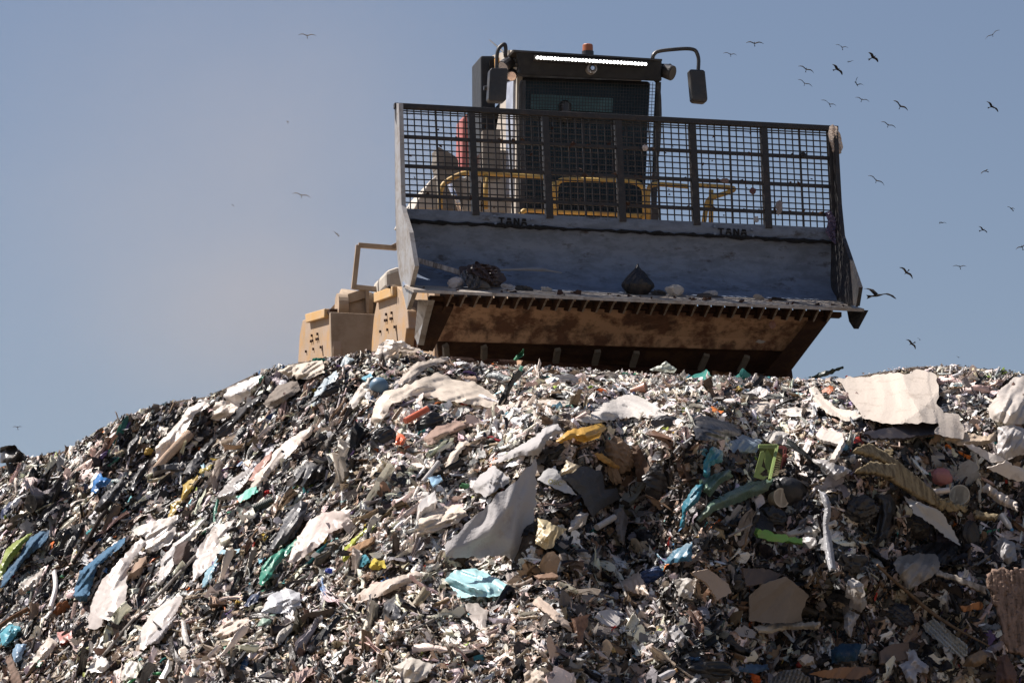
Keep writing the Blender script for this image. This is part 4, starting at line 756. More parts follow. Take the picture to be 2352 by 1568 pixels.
PCS = r'''
S|tarpaulin_scrap|bent sheet|dark bent sheet of metal cutting the skyline at the far left edge|5|0,705 95,685 190,775 165,800 110,812 0,812|.03,.028,.028|hard|amp=.05,lam=40,lift=.1
S|plastic_sheet|plastic sheet|long cream see-through sheet sliding down the upper left slope below the crest|5|1065,790 1062,705 1140,620 1230,520 1290,430 1400,385 1432,420 1330,480 1290,560 1220,650 1150,760 1085,790|FILMW|film|amp=.05
P|stuffed_sleeve|rag|tan bunched sleeve beside the long cream sheet on the left slope|5|1055,865 1120,790 1165,745 1220,690 1300,610|26,30,32,34,36|.42,.31,.23|cloth|lift=.08
L|yellow_packet|packet|mustard yellow crushed packet on the left slope|5|1015,738|34,30,10|.50,.33,.06|film|
S|blue_bag|plastic bag|bright blue crumpled bag, the bluest thing on the left slope|5|620,1005 640,930 692,868 700,910 765,922 740,962 690,972 650,1020|.04,.20,.50|film|amp=.06,lam=10,rag=2
S|purple_film|plastic film|purple scrap of film high on the left slope|5|645,772 690,720 722,698 745,730 695,790|violet|film|
S|white_sheet|plastic sheet|white folded sheet on the skyline of the left slope|5|1528,352 1560,296 1790,205 1765,265 1650,400 1560,402|WHT|film|amp=.06,fold=150
S|cream_sheet|plastic sheet|cream bunched sheet just under the white skyline sheet|5|1470,400 1530,380 1640,410 1600,470 1500,520 1440,510|CRM|cloth|amp=.05,fold=150
L|black_bag|rubbish bag|shiny black bag bulging above the yellow-tipped rag on the left slope|5|1570,585|110,62,-35|black|black|
S|black_film|plastic film|long black film strip running diagonally up to the skyline sheet|5|1500,560 1640,430 1780,350 1800,370 1700,450 1640,520 1560,560|.012,.012,.014|black|amp=.05,lam=11
C|black_bucket|bucket|open black bucket lying on its side near the left edge|5|285,1085|215,1088|52,58|.008,.008,.009|toward=.7
S|navy_film|plastic film|dark blue film scrap at the left edge|5|2,1190 12,1130 62,1078 106,1070 82,1120 22,1200|navy|film|
S|yellow_sheet|plastic sheet|folded yellow sheet hanging down the middle of the left slope|5|1150,1182 1168,1090 1240,1060 1250,960 1350,890 1362,922 1275,1042 1222,1092 1190,1172|.52,.37,.10|film|amp=.05,lam=12
S|yellow_wrapper|wrapper|flat olive yellow wrapper above the folded yellow sheet|5|1350,872 1440,820 1475,828 1385,882|.42,.34,.10|film|
S|teal_plate|plastic plate|sea green rectangle of plastic on the left slope|5|1612,1042 1750,968 1765,1008 1640,1082|.10,.38,.30|hard|amp=.01,plane=.8
L|red_scrap|cloth scrap|small bright red scrap above the ribbed pipe|5|1822,1025|34,24,-40|.50,.03,.03|cloth|
K|ribbed_pipe|pipe|short dark green ribbed pipe with an open end on the left slope|5|1738,1132 1872,1075|38|.03,.045,.035|hard|ribs=12
P|dark_pole|pole|dark pole lying diagonally down the left slope|9|500,735 590,600 690,420 740,370|15|.03,.026,.026|wood|lift=.15
P|grey_pole|pole|long grey pole running down beneath the translucent sheets at lower left|9|705,1372 900,1130 1120,920 1335,690|11|.33,.30,.27|wood|lift=.16
S|blue_jeans|cloth|twisted blue denim strip below the dark pole|9|500,965 545,790 700,662 862,555 850,602 762,682 662,762 640,852 592,1002 540,1002|.07,.15,.24|cloth|amp=.06,lam=10
S|blue_tarp|tarp|ragged blue tarp strip at the left edge beside the lime green one|9|0,902 32,800 150,662 182,582 270,520 352,510 300,602 182,702 102,802 20,905|.07,.13,.20|cloth|amp=.07,lam=10
S|lime_strip|plastic strip|lime green wrinkled strip at the left edge|9|0,762 42,640 120,580 232,518 152,622 82,722 0,852|.30,.37,.09|film|amp=.06,lam=11
S|clear_sheet|plastic sheet|biggest translucent sheet of the lower left, hanging like a long pale sock|9|598,1182 618,1030 690,870 800,740 900,620 962,560 1002,600 902,722 872,802 852,1100 762,1142 652,1192|.63,.57,.53|film|amp=.05,lam=26,lift=.14
S|white_drape|plastic sheet|bright crumpled white sheet at the head of the long translucent one|9|900,500 1080,440 1220,408 1200,522 1170,602 1052,662 990,642 990,562 922,540|.70,.64,.58|film|amp=.06,fold=140
S|grey_white_sheet|plastic sheet|grey-white pointed sheet with a dark brown rag lying on it|9|1072,882 1110,700 1190,602 1330,490 1432,398 1402,462 1290,592 1202,642 1182,762 1102,892|.60,.57,.55|film|amp=.04,lam=24
S|brown_rag|rag|dark brown rag on the grey-white pointed sheet|9|1180,702 1222,602 1300,578 1302,702 1262,762 1192,742|.06,.04,.035|card|lift=.16,amp=.02
S|pale_sheet|plastic sheet|pale pleated sheet between the dark brown rag and the light blue film|9|1318,862 1320,740 1350,640 1470,480 1602,438 1572,540 1502,702 1402,792|.60,.54,.50|film|amp=.06
S|light_blue_film|plastic film|hooked light blue film strip on the lower left slope|9|1378,912 1400,800 1470,702 1492,650 1645,638 1632,662 1522,692 1472,762 1440,862|.28,.47,.56|film|lift=.13
S|black_sheet|plastic film|black pointed film with folds, right of the pale pleated sheet|9|1838,640 1900,530 1962,400 2060,308 2112,330 2062,472 2012,562 1902,632|.035,.035,.04|black|amp=.04,lam=13
S|pink_white_sheet|plastic sheet|pinkish white smooth sheet above the green bag|9|1972,732 2010,602 2120,440 2202,398 2400,372 2390,470 2242,540 2172,632 2002,742|.62,.53,.48|film|amp=.04,lam=30,lift=.13
S|green_bag|plastic bag|bright sea green bag with a round eyelet on the lower left slope|9|1768,882 1790,760 1852,690 2042,568 2032,612 1902,742 1852,832 1792,892|.06,.30,.21|film|amp=.05,lam=12
S|lime_ribbon|ribbon|yellow-green ribbon curling over a brown board|10|-10,722 0,640 62,570 150,500 222,480 142,540 62,622 20,724|.42,.46,.05|film|lam=8
S|lower_clear_sheet|plastic sheet|wide translucent sheet at the foot of the left slope with a grey flap over it|9|952,1322 970,1180 1040,1070 1152,990 1262,958 1202,1082 1102,1202 982,1332|.66,.60,.56|film|amp=.03,lam=28,lift=.13
S|grey_flap|plastic sheet|smooth grey flap lying on the wide translucent sheet|9|978,1312 1062,1210 1215,1088 1152,1192 1092,1282|.27,.25,.25|hard|lift=.19,amp=.015
P|white_pipe|pipe|white curved plastic pipe at lower left|9|345,1042 385,905 370,788|17|.70,.66,.63|hard|lift=.13
P|rusty_bar|bar|rust brown bar sticking in from the left edge|9|-20,1185 80,1110 195,1048|15|.16,.075,.035|wood|lift=.15
S|cyan_bag|plastic bag|cyan bag at the lower left edge|9|0,1302 0,1200 62,1150 155,1170 110,1232 42,1302|.13,.42,.52|film|amp=.06,lam=12
B|brown_board|board|brown board standing in the bottom left corner|9|38,1390 82,1368 165,1575 105,1575|.19,.13,.10|wood|thick=.03,lift=.2
L|rust_rag|rag|orange-brown rag in a ball beside the white strip at lower left|9|420,1055|75,48,-42|.20,.075,.03|card|
B|red_tub|tub|red tub half buried at lower left|9|388,1212 492,1198 490,1262 410,1285|.28,.05,.03|hard|thick=.06,lift=.1
B|beige_box|box|beige cardboard box beside the biggest translucent sheet|9|882,812 928,730 1000,688 1004,732 905,805|.38,.27,.20|card|thick=.08,lift=.12
S|white_strip|plastic strip|flat white strip beside the white curved pipe|9|288,1112 400,1010 508,870 524,850 432,990 330,1112|.62,.58,.56|film|amp=.02
S|silver_foil|foil|silvery white crumpled foil below the green bag|9|1778,1082 1840,960 1952,908 2052,940 2064,1042 1978,1078|.62,.63,.66|film|amp=.07,fold=160,lam=14
S|navy_bag|plastic bag|dark navy bag left of the silvery foil|9|1668,1032 1710,960 1785,928 1762,1002 1702,1032|.02,.035,.08|black|
L|royal_blue_cap|scrap|royal blue plastic scrap above the silvery foil|9|2265,792|52,20,5|.03,.07,.45|hard|
P|green_hose|hose|bright green hose curving at the bottom edge|9|865,1572 900,1540 970,1502 1100,1490|11|.05,.30,.11|hard|
S|dark_green_film|plastic film|dark green film scrap at the bottom left|9|218,1442 262,1400 322,1408 252,1452|.02,.14,.07|film|
S|blue_pouch|pouch|dark blue pouch standing upright near the bottom left|9|1638,1462 1650,1390 1692,1368 1704,1420 1672,1472|.035,.10,.20|film|
S|pale_green_film|plastic film|pale grey-green film left of the centre bottom|9|1758,1172 1780,1110 1892,1078 1852,1152|.30,.42,.34|film|
S|bottom_white_bag|plastic bag|white torn bag at the bottom edge beside the green hose|9|775,1482 900,1398 962,1430 952,1522 800,1542|.70,.66,.60|film|amp=.06
S|sky_blue_wrapper|wrapper|sky blue wrapper in the lower left corner|9|82,1352 110,1290 182,1288 142,1402 100,1424|.25,.38,.52|film|
S|cream_drape|plastic sheet|large cream sheet draped over the crest in front of the blade|6|188,532 208,402 278,320 450,280 560,220 642,192 752,240 902,260 1012,340 1052,400 1002,442 902,420 752,392 602,372 482,352 332,402 292,472 202,562|.78,.68,.57|film|amp=.07,lift=.16,fold=165
S|cream_strip|plastic sheet|flat cream strip continuing right from the large draped sheet|6|1002,432 1150,400 1400,378 1600,388 1652,422 1452,424 1202,432 1032,472|.68,.60,.52|film|fold=175
S|grey_bundle|cloth bundle|pale grey pleated cloth bundle under the right half of the blade|6|1658,492 1780,400 1952,338 2052,370 2132,422 2225,480 2102,502 1952,502 1802,522 1722,512|.50,.47,.44|cloth|amp=.09,fold=195,lift=.16
S|grey_bundle_fold|cloth|lower pleat of cloth lying against the pale grey bundle|6|1570,520 1660,470 1760,500 1800,530 1700,540|.56,.50,.44|cloth|fold=200
L|blue_ball|ball|slate blue ball near the crest left of the draped sheet|6|240,288|66,62,0|.11,.19,.27|hard|flat=1,rough_=0,lift=.08
S|cyan_scrap|scrap|cyan scrap touching the slate blue ball|6|118,232 185,195 200,225 155,260|.20,.46,.58|film|
K|orange_bar|bar|bright orange-red bar lying on the upper middle slope|6|418,525 572,442|22|.58,.13,.06|hard|
L|orange_scrap|scrap|glowing orange scrap on the plateau under the blade|6|1745,328|58,26,-8|.85,.20,.03|film|
C|terracotta_pot|pot|terracotta pot lying on its side on the plateau|6|1960,322|2062,298|18,38|.42,.20,.13|toward=.2
S|brown_cloth|cloth|brown creased cloth fanning out to the right in the middle|6|548,682 545,640 630,560 702,540 852,528 874,560 702,622 602,692|.30,.21,.17|cloth|amp=.06,fold=165
S|cream_pleats|cloth|cream pleated cloth hanging below the brown creased one|6|678,882 720,760 790,660 852,608 874,640 802,742 722,884|.62,.54,.46|cloth|amp=.06,fold=120
S|orange_cup|cup|orange cone-shaped cup on the middle slope|6|348,692 365,602 432,640 402,692|.62,.14,.06|hard|amp=.03,lift=.15
L|rust_pot|pot|rust orange crushed pot below the orange cup|6|420,735|52,32,-50|.30,.09,.04|hard|rough_=.12
L|black_sack|rubbish bag|black shiny bag right of the orange-red bar|6|580,545|120,70,-28|black|black|
L|black_sack_left|rubbish bag|black shiny bag down-left of the orange cup|6|275,640|95,82,-30|black|black|
S|orange_sheet|plastic sheet|large orange-yellow sheet in the centre at the head of the shaded hollow|6|1448,668 1530,590 1680,560 1762,532 1795,570 1742,642 1642,672 1562,642 1482,678|.62,.36,.07|film|amp=.05,fold=160,lift=.15
S|orange_rag|rag|orange-brown hanging rag under the brown fibre padding|6|1698,742 1762,745 1905,850 1872,862 1762,802|.52,.30,.10|cloth|
L|fibre_padding|padding|shaggy brown fibre padding at the head of the shaded hollow|6|1880,760|150,110,55|.27,.19,.13|cloth|rough_=.3,flat=.7
L|fibre_tuft|padding|small tuft of brown fibre hanging below the big shaggy padding|6|1840,880|90,42,70|.30,.21,.14|cloth|rough_=.3
T|grey_tarpaulin|tarpaulin|largest grey-white tarpaulin, twisted at the top and spreading into a broad triangle|6|1000,812 1130,732 1290,640 1370,570 1460,543 1502,600 1402,642 1332,762 1202,762 1082,802;868,987 930,890 1020,828 1132,912 1122,952 1052,992 972,1048;684,1372 802,1270 852,1210 962,1120 1082,1010 1202,900 1312,778 1322,850 1302,1150 1292,1330 1272,1402 1252,1508 1162,1492 1102,1442 962,1452 702,1457|.40,.385,.38|cloth|amp=.07,lam=36,lift=.2,fold=112,tx=.5
S|cream_bag|plastic bag|yellowish cream bag in the shaded hollow right of the big tarpaulin|6|1308,1362 1330,1220 1320,1188 1382,1200 1452,1240 1525,1260 1442,1342 1432,1382 1382,1402|.64,.53,.33|film|amp=.06,lift=.22
S|white_flap|plastic film|white flap to the right of the yellowish cream bag|6|1532,1282 1560,1200 1620,1143 1672,1160 1652,1232|.62,.56,.50|film|lift=.24
S|felt_sheet|felt sheet|dark grey felt sheet hanging in the middle of the hollow|6|1488,912 1640,828 1762,870 1782,990 1862,980 1882,1052 1752,1132 1702,1182 1642,1082 1562,972|.085,.088,.095|cloth|amp=.03,lift=.25,plane=.7,lam=40
W|printed_paper|paper|pale paper with faded yellow printing, left of the dark grey felt|6|1320,925 1360,870 1440,830 1480,900 1540,970 1592,1032 1480,1002|.46,.45,.44|card|amp=.012,lift=.2,plane=.8
S|cream_wrapper|wrapper|twisted cream wrapper on top of the printed paper|6|1412,912 1502,850 1520,788 1572,820 1628,830 1562,882|.68,.58,.42|film|amp=.05,lift=.27
S|hanging_rag|rag|long grey rag hanging straight down in the hollow|6|1838,1130 1902,1118 1942,1190 1912,1372 1880,1352|.24,.22,.21|cloth|lift=.25,fold=90
B|foam_block|foam block|white foam block lying on the middle slope|6|508,1098 530,1060 622,998 637,1072 520,1142|.66,.62,.58|hard|thick=.09,lift=.16
B|blue_card|card|light blue square card on the middle slope|6|578,922 642,898 674,935 610,982|.32,.50,.66|card|lift=.13
P|white_roll|roll|short white roll in the shaded hollow|6|1728,1252 1848,1182|22|.50,.47,.44|hard|lift=.22
P|grey_tube|tube|grey tube lying diagonally on the middle slope|6|540,942 650,805|17|.36,.34,.33|hard|
L|green_net|net|small green net bunch on the middle slope|6|828,972|42,24,0|.10,.26,.12|cloth|
P|maroon_cord|cord|dark red cord below the brown creased cloth|6|920,625 960,652 1010,630 1040,655 1085,662|9|.18,.015,.02|cloth|
L|green_cloth|cloth|dark green cloth on the crest in front of the rear drum guard|3|248,1262|62,48,-15|.012,.12,.085|cloth|
S|ice_blue_film|plastic film|ice blue pointed film on the crest right of the dark green cloth|3|425,1285 470,1198 548,1240 452,1290|.46,.55,.58|film|
S|green_bottle|bottle|green pointed bottle sticking up against the dark underside of the blade|3|1838,1238 1922,1142 1928,1202 1872,1244|.07,.24,.13|hard|lift=.05
S|crest_white_sheet|plastic sheet|plump white sheet on the crest against the front drum guard|3|705,1195 740,1120 802,1072 922,1078 1002,1130 1095,1162 1002,1182 872,1172 742,1242|.74,.66,.58|film|amp=.09,lift=.2,fold=170
S|crest_cream_strip|plastic sheet|cream strip running down-left from the plump white sheet|3|898,1432 950,1330 1052,1258 1290,1213 1314,1235 1122,1312 1012,1402 932,1442|.62,.54,.46|film|fold=150
B|green_box|box|blue-green box on the plateau, nearest to the middle of the blade|4|848,1352 962,1303 1004,1370 902,1385|.06,.27,.22|hard|thick=.1,lift=.08
B|dark_green_box|box|darker green box on the plateau, nearer to the right end of the blade|4|1162,1362 1240,1313 1275,1340 1252,1368|.03,.20,.17|hard|thick=.1,lift=.08
S|white_green_bag|plastic bag|white bag with a greenish tint under the right half of the blade|4|542,1302 662,1243 742,1300 722,1328 560,1312|.54,.58,.52|film|amp=.07,fold=170
S|dark_green_sheet|plastic sheet|dark green pointed sheet on the skyline between the drum and the right hump|4|1700,1365 1810,1320 1962,1278 1962,1302 1842,1352 1762,1372|.012,.03,.022|black|amp=.06,lift=.05
S|torn_board|cardboard|huge off-white crumpled board on the right hump, the largest pale piece of all|7|1068,240 1162,220 1302,222 1422,198 1562,202 1620,172 1742,200 1772,310 1752,402 1802,472 1902,480 1942,582 1932,652 1742,612 1762,540 1552,540 1402,542 1262,512 1202,432 1152,332 1112,282|.53,.465,.40|card|amp=.075,lam=46,lift=.22,fold=92,plane=.8
S|torn_board_flap|cardboard|off-white torn piece at the lower left of the huge crumpled board|7|878,302 922,283 972,350 1062,432 1202,462 1252,492 1242,532 1122,522 1002,472 902,372|.57,.50,.43|card|amp=.03,fold=35,lift=.16
B|dark_plate|plate|long dark plate under the huge off-white board|7|1258,602 1402,575 1562,545 1765,533 1742,612 1502,642 1320,642|.035,.028,.028|hard|lift=.3
S|white_bale|plastic bag|big white crumpled bag at the right edge, level with the huge board|7|2098,452 2180,320 2280,230 2380,205 2380,545 2252,542 2142,522|.64,.58,.52|film|amp=.11,lift=.2,fold=110,lam=24
S|clear_film_right|plastic film|stiff clear film at the right edge under the big white bag|7|2168,752 2175,570 2262,543 2380,590 2380,742 2232,792|.54,.51,.49|film|amp=.06,lift=.16
B|white_board|board|long white panel slanting down towards the right edge|7|1928,682 2002,690 2162,760 2232,802 2132,812 2032,752|.60,.55,.50|card|lift=.16
B|white_plank|board|broad white panel with a curled mark at the right edge|7|2098,842 2222,800 2380,880 2380,945 2252,922|.62,.56,.50|card|lift=.18
S|beige_cloth|cloth|beige cloth under the right end of the huge board|7|1738,612 1942,602 2102,632 2162,590 2162,662 2052,692 1902,692|.46,.37,.28|cloth|amp=.05,fold=175
Q|palm_frond|palm frond|split ribbed palm stem lying across the right side|7|1172,742 1270,693 1402,770 1562,890 1702,1002 1805,1112 1742,1112 1562,1022 1422,932 1372,890 1442,840 1282,770;1188,882 1272,825 1462,840 1442,922 1302,890;1700,1040 1962,1100 1952,1142 1762,1112;2000,1160 2172,1190 2152,1217 2010,1192|.30,.24,.145|wood|fib=1,amp=.003,lam=9,fold=38,lift=.2,plane=.6,thick=.05
S|teal_film|plastic film|teal shiny film at the upper part of the dark hollow|7|158,902 160,800 222,698 295,730 292,802 212,832 202,922|.03,.19,.24|black|lift=.2,amp=.06,lam=11
S|teal_strand|plastic film|long teal strand hanging into the dark hollow|7|0,1252 20,1080 102,970 162,950 122,1080 42,1152 30,1252|.025,.15,.21|black|lift=.24,lam=9
S|green_film|plastic film|crumpled grey-green film above the long green fold|7|128,932 230,890 342,858 364,900 272,962 202,1042 152,1002|.11,.18,.13|film|lift=.22,amp=.06
S|green_fold|plastic sheet|long dull green folded sheet under the green basket|7|112,1202 200,1080 352,1000 482,940 645,918 602,1002 402,1082 252,1132 130,1215|.13,.20,.15|film|lift=.26,amp=.06,fold=155
L|black_knot_bag|rubbish bag|black knotted bag under the cream pot|7|630,1175|115,70,12|black|black|
L|black_round_bag|rubbish bag|dull black round bag behind the cream pot|7|748,1010|118,108,20|.016,.017,.02|black|rough_=.1
C|cream_pot|pot|cream plastic pot lying on its side among black bags|7|640,1062|690,1050|52,62|.55,.46,.34|toward=1.0
B|green_tool|tool|bright green plastic tool handle with two studs|7|505,1292 518,1258 642,1298 702,1300 842,1340 837,1378 702,1352 622,1347 522,1322|.15,.33,.07|hard|thick=.05,lift=.34
B|grey_sole|shoe sole|grey shoe sole against the end of the green tool|7|838,1312 922,1320 937,1372 882,1397 828,1382|.17,.155,.15|hard|thick=.03,lift=.3
S|grey_strip|strip|long bent grey strip hanging down the shaded bank|7|943,992 1000,1020 1030,1080 1032,1180 1012,1232 1042,1352 1067,1542 1020,1552 985,1402 975,1232 990,1120 960,1042|.36,.36,.37|hard|lift=.34,amp=.004,rag=.4
S|clear_film|plastic film|wrinkled clear film left of the palm stem|7|888,782 1000,790 1152,850 1172,870 1062,932 960,842|.50,.48,.47|film|amp=.06,lift=.2
B|white_tray|tray|white ribbed tray standing on edge above the clear film|7|928,622 960,573 1112,610 1122,660 1062,782 1020,792 1082,682 960,652|.58,.52,.46|hard|lift=.2,lam=8,amp=.012,thick=.03
S|curved_scrap|scrap|curved white plastic scrap left of the white tray|7|832,742 870,638 902,660 882,722 850,757|.62,.57,.52|hard|lift=.2
S|grey_triangle|sheet|long grey-white triangular sheet pointing down-right below the palm stem|8|1528,282 1602,310 1782,380 1852,480 1922,622 1822,562 1692,452 1602,402|.44,.42,.39|card|lift=.28,amp=.03,fold=45,plane=.6
C|open_can|can|open tin can facing the viewer beside the palm stem|7|1925,1045|1912,1030|60,66|.48,.43,.33|toward=2.5
L|pink_ball|ball|pink ball half buried on the right side|7|1785,905|84,62,15|.30,.12,.12|hard|rough_=.10,flat=.55,lift=.02
P|white_tube|tube|white tube next to the open tin can|7|1718,1012 1838,997|20|.56,.50,.45|hard|lift=.2
D|bottle|bottle|small clear bottle with a blue cap near the right edge|7|2195,1165 2265,1262|22|.48,.46,.44|hard|
L|black_gloss_bag|rubbish bag|glossy black bag in the shaded bank left of the grey-white triangle|8|1245,365|118,100,-20|black|black|lift=.1
S|black_hanging_film|plastic film|shiny black film hanging beside the glossy black bag|8|1298,622 1340,520 1362,420 1348,270 1442,268 1484,350 1442,452 1422,542 1340,642|.02,.019,.019|black|lift=.24,fold=95,amp=.06,lam=12
B|grey_cardboard|cardboard|large grey-brown cardboard sheet in the shaded bank|8|468,1132 470,960 560,878 722,828 874,950 822,1082 834,1132 642,1152|.235,.205,.18|card|lift=.26,thick=.012,amp=.015
S|torn_card_edge|cardboard|torn pale card edge along the foot of the large grey-brown cardboard|8|500,1172 642,1148 962,1138 952,1192 742,1192 602,1222 540,1212|.50,.44,.36|card|lift=.3,rag=3
X|lettered_card|cardboard|pale card with a black curved letter below the grey-brown cardboard|8|372,1200 420,1150 522,1210 504,1252 404,1238|.34,.31,.29|card|amp=.01,lift=.24,plane=.8
B|dark_cardboard|cardboard|dark cardboard flap above the large grey-brown cardboard|8|428,772 602,778 704,820 582,880 450,892|.12,.095,.085|card|lift=.28
B|tan_cardboard|cardboard|folded tan cardboard left of the large grey-brown sheet|8|78,802 192,778 332,880 352,940 260,992 190,882 100,822|.42,.33,.26|card|lift=.24
S|white_hung_bag|plastic bag|white drop-shaped bag hanging in the middle of the shaded bank|8|1128,962 1140,870 1180,838 1252,880 1278,1020 1242,1072 1160,1042|.52,.49,.46|film|lift=.28,amp=.09,fold=80,lam=14
S|white_small_bag|plastic bag|thin white bag below the drop-shaped one|8|1118,1112 1150,1058 1232,1090 1182,1180 1172,1255 1130,1200|.48,.46,.46|film|lift=.26,fold=80,amp=.06
S|knotted_bag|plastic bag|knotted white bag at the bottom right, brightest in the shade|8|1548,1342 1602,1328 1642,1400 1704,1440 1692,1492 1620,1482 1612,1575 1560,1552 1498,1432 1562,1402|.62,.60,.62|film|lift=.3,amp=.09,lam=14
S|striped_bag|plastic bag|striped woven bag lying at a slant at the bottom right|8|1648,1162 1742,1118 1852,1210 1964,1300 1967,1372 1920,1392 1802,1302 1702,1222|.42,.43,.42|cloth|lift=.28,fold=45,lam=8,fib=1
S|split_bag|plastic bag|clear split bag full of pale offcuts in the shaded bank|8|1458,742 1500,690 1642,668 1752,680 1784,760 1722,832 1562,922 1502,832|.34,.31,.28|film|lift=.28,amp=.08
B|grey_lath|lath|grey lath pointing right to the big brown bark|8|1748,822 1772,798 2094,908 2094,955 2000,912|.42,.37,.31|wood|lift=.3,thick=.03
B|palm_bark|palm bark|big brown fibrous palm bark at the right edge, bottom corner|8|2088,862 2110,820 2182,793 2380,793 2380,1382 2292,1362 2242,1352 2222,1302 2190,1162 2150,1032|.25,.17,.13|wood|lift=.42,thick=.05,fold=87,lam=10,amp=.006,fib=1
S|bark_cloth|cloth|dark brown cloth hanging below the palm bark|8|2168,1382 2232,1360 2304,1482 2292,1575 2160,1575|.15,.095,.08|cloth|lift=.32,fold=80
B|orange_lath|lath|short orange-brown lath beside the palm bark|8|1918,1042 2042,1003 2047,1042 1930,1074|.42,.19,.08|wood|lift=.3,thick=.03
C|paper_cup|cup|tan paper cup in the shaded bank|8|1372,1185|1362,1125|32,42|.33,.24,.17|toward=.1
P|twig|twig|long brown twig running down through the shaded bank|8|1348,748 1430,830 1530,912 1700,1062 1862,1172 2112,1302|9,10,12,14,12,6|.17,.115,.07|wood|lift=.34
P|thin_lath|lath|thin pale lath in the shaded bank left of the grey strip|8|335,555 490,475|8|.33,.29,.25|wood|lift=.3
S|stuffed_bag|cushion|dirty tan cushion at the lower right beside the bark cloth|8|1930,1440 1960,1380 2060,1330 2105,1360 2095,1420 2010,1452|.26,.19,.13|cloth|lift=.26
L|black_tuft_bag|rubbish bag|pleated black bag at the bottom edge of the shaded bank|8|190,1480|190,95,0|.016,.016,.016|black|rough_=.3
S|blue_packet|packet|slate blue packet beside the pleated black bag|8|388,1472 430,1428 602,1428 614,1462 502,1492|.09,.16,.27|film|lift=.2
L|orange_rag_ball|rag|orange rag ball at the bottom edge|8|495,1530|62,42,10|.52,.12,.035|cloth|
S|brown_carton|cardboard|flattened brown carton at the bottom edge|8|878,1492 1102,1450 1292,1448 1314,1482 1202,1532 1002,1522|.27,.15,.085|card|lift=.26,plane=.6
S|pleated_sack|sack|grey pleated sack at the bottom edge beside the flattened carton|8|598,1545 702,1470 802,1458 884,1520 884,1575 620,1575|.26,.255,.25|black|lift=.22,fold=110,lam=9,fib=1
B|folded_carton|carton|small white folded carton above the pleated sack|8|798,1402 830,1363 914,1400 922,1432 840,1442|.48,.42,.36|card|lift=.22,thick=.05
S|dark_blue_tarp|tarp|dark blue tarp scrap near the bottom right|8|1028,1332 1102,1288 1242,1288 1212,1402 1040,1422|.02,.05,.085|cloth|lift=.2
B|brown_sheet|board|brown panel with a torn edge near the bottom right|8|1368,1342 1452,1290 1562,1278 1562,1392 1372,1424|.17,.125,.10|card|lift=.22,rag=2
S|aqua_bag|plastic bag|plump pale aqua bag at the bottom centre|10|686,852 750,790 902,773 1002,820 1112,880 1130,942 1002,972 882,962 790,984 750,922|.42,.70,.74|film|amp=.12,lift=.2,fold=25,lam=22
S|cream_sheet_low|plastic sheet|long cream sheet left of the aqua bag|10|58,982 130,920 302,850 432,810 492,788 565,830 442,872 302,942 100,1014|.64,.55,.47|film|fold=160,amp=.06
S|black_low_bag|rubbish bag|black bag under the long cream sheet|10|248,1102 280,1000 362,938 432,1000 434,1092 302,1134|.016,.016,.018|black|amp=.08,fold=110
B|white_disc|lid|white oval lid to the right of the aqua bag|10|1713,1102 1750,1064 1800,1056 1852,1062 1888,1110 1882,1150 1852,1178 1770,1152|.56,.52,.49|hard|lift=.2,thick=.012
S|beige_cone|plastic sheet|beige cone-shaped sheet on the lower right of the centre|10|1838,892 1920,850 2012,793 2052,870 2084,962 1940,932|.56,.45,.36|film|lift=.2,fold=70
L|navy_bag_low|plastic bag|shiny navy bag behind the beige cone|10|2120,822|95,58,-15|.02,.05,.14|black|
S|blue_film|plastic film|thin blue film strands in the shade above the navy bag|10|2108,652 2200,722 2252,650 2380,590 2380,722 2202,745|.05,.14,.21|black|lift=.22
P|pale_stick|stick|thin pale stick leaning over the beige cone|10|1838,728 1905,905 1972,1065|8|.40,.37,.33|wood|lift=.26
S|white_bottom_bag|plastic bag|off-white bag at the bottom edge below the long cream sheet|10|338,1442 462,1378 604,1430 562,1522 432,1575|.62,.57,.50|film|amp=.09,lift=.2
B|small_board|board|brown board under the yellow-green ribbon|10|18,682 30,650 212,563 207,602 50,694|.30,.18,.10|wood|thick=.02
S|teal_rag|rag|teal rag right of the yellow-green ribbon|10|63,692 150,678 178,730 110,768|.06,.22,.28|cloth|amp=.06
S|yellow_rag|rag|crumpled yellow rag next to the teal rag|10|163,762 200,708 278,720 288,770 200,788|.48,.38,.07|cloth|amp=.07
S|lace_cloth|cloth|folded cream cloth with loops left of the big tarpaulin|10|508,442 642,358 782,338 844,400 782,462 622,522 500,562|.62,.53,.44|cloth|amp=.08,fold=160
S|clear_tail|plastic film|thin clear film hanging below the aqua bag|10|818,1012 902,1008 982,1060 972,1150 992,1262 920,1182 870,1122|.42,.37,.33|film|fold=95
L|yellow_flower_scrap|scrap|pale yellow crumpled scrap low on the right of the centre|10|1805,1328|62,32,10|.55,.40,.15|film|
P|bone_stick|stick|pale bent stick right of the aqua bag|10|1112,880 1200,892 1290,848|12|.50,.41,.34|wood|
S|cream_bundle|cloth bundle|cream cloth bundle at the bottom edge right of the centre|10|1228,1492 1280,1458 1362,1480 1394,1575 1240,1575|.48,.41,.34|cloth|amp=.08
B|brown_card|cardboard|flat brown card right of the tarpaulin's lower corner|10|1298,822 1442,798 1464,830 1330,842|.25,.16,.11|card|
D|silver_bottle|bottle|silvery bottle lying at the bottom edge|10|2155,1530 2262,1474|26|.52,.50,.50|hard|
S|long_cream_sheet|plastic sheet|long narrow cream sheet above the ribbed pipe, reaching up towards the crest|5|1690,1005 1760,880 1850,760 1960,660 2050,600 2135,555 2125,622 2012,722 1902,832 1832,902 1782,965|CRM|film|amp=.05
S|salmon_wrapper|wrapper|salmon pink wrapper tucked against the long narrow cream sheet|5|1698,930 1740,840 1860,728 1874,772 1792,872 1722,934|.44,.24,.19|film|amp=.05
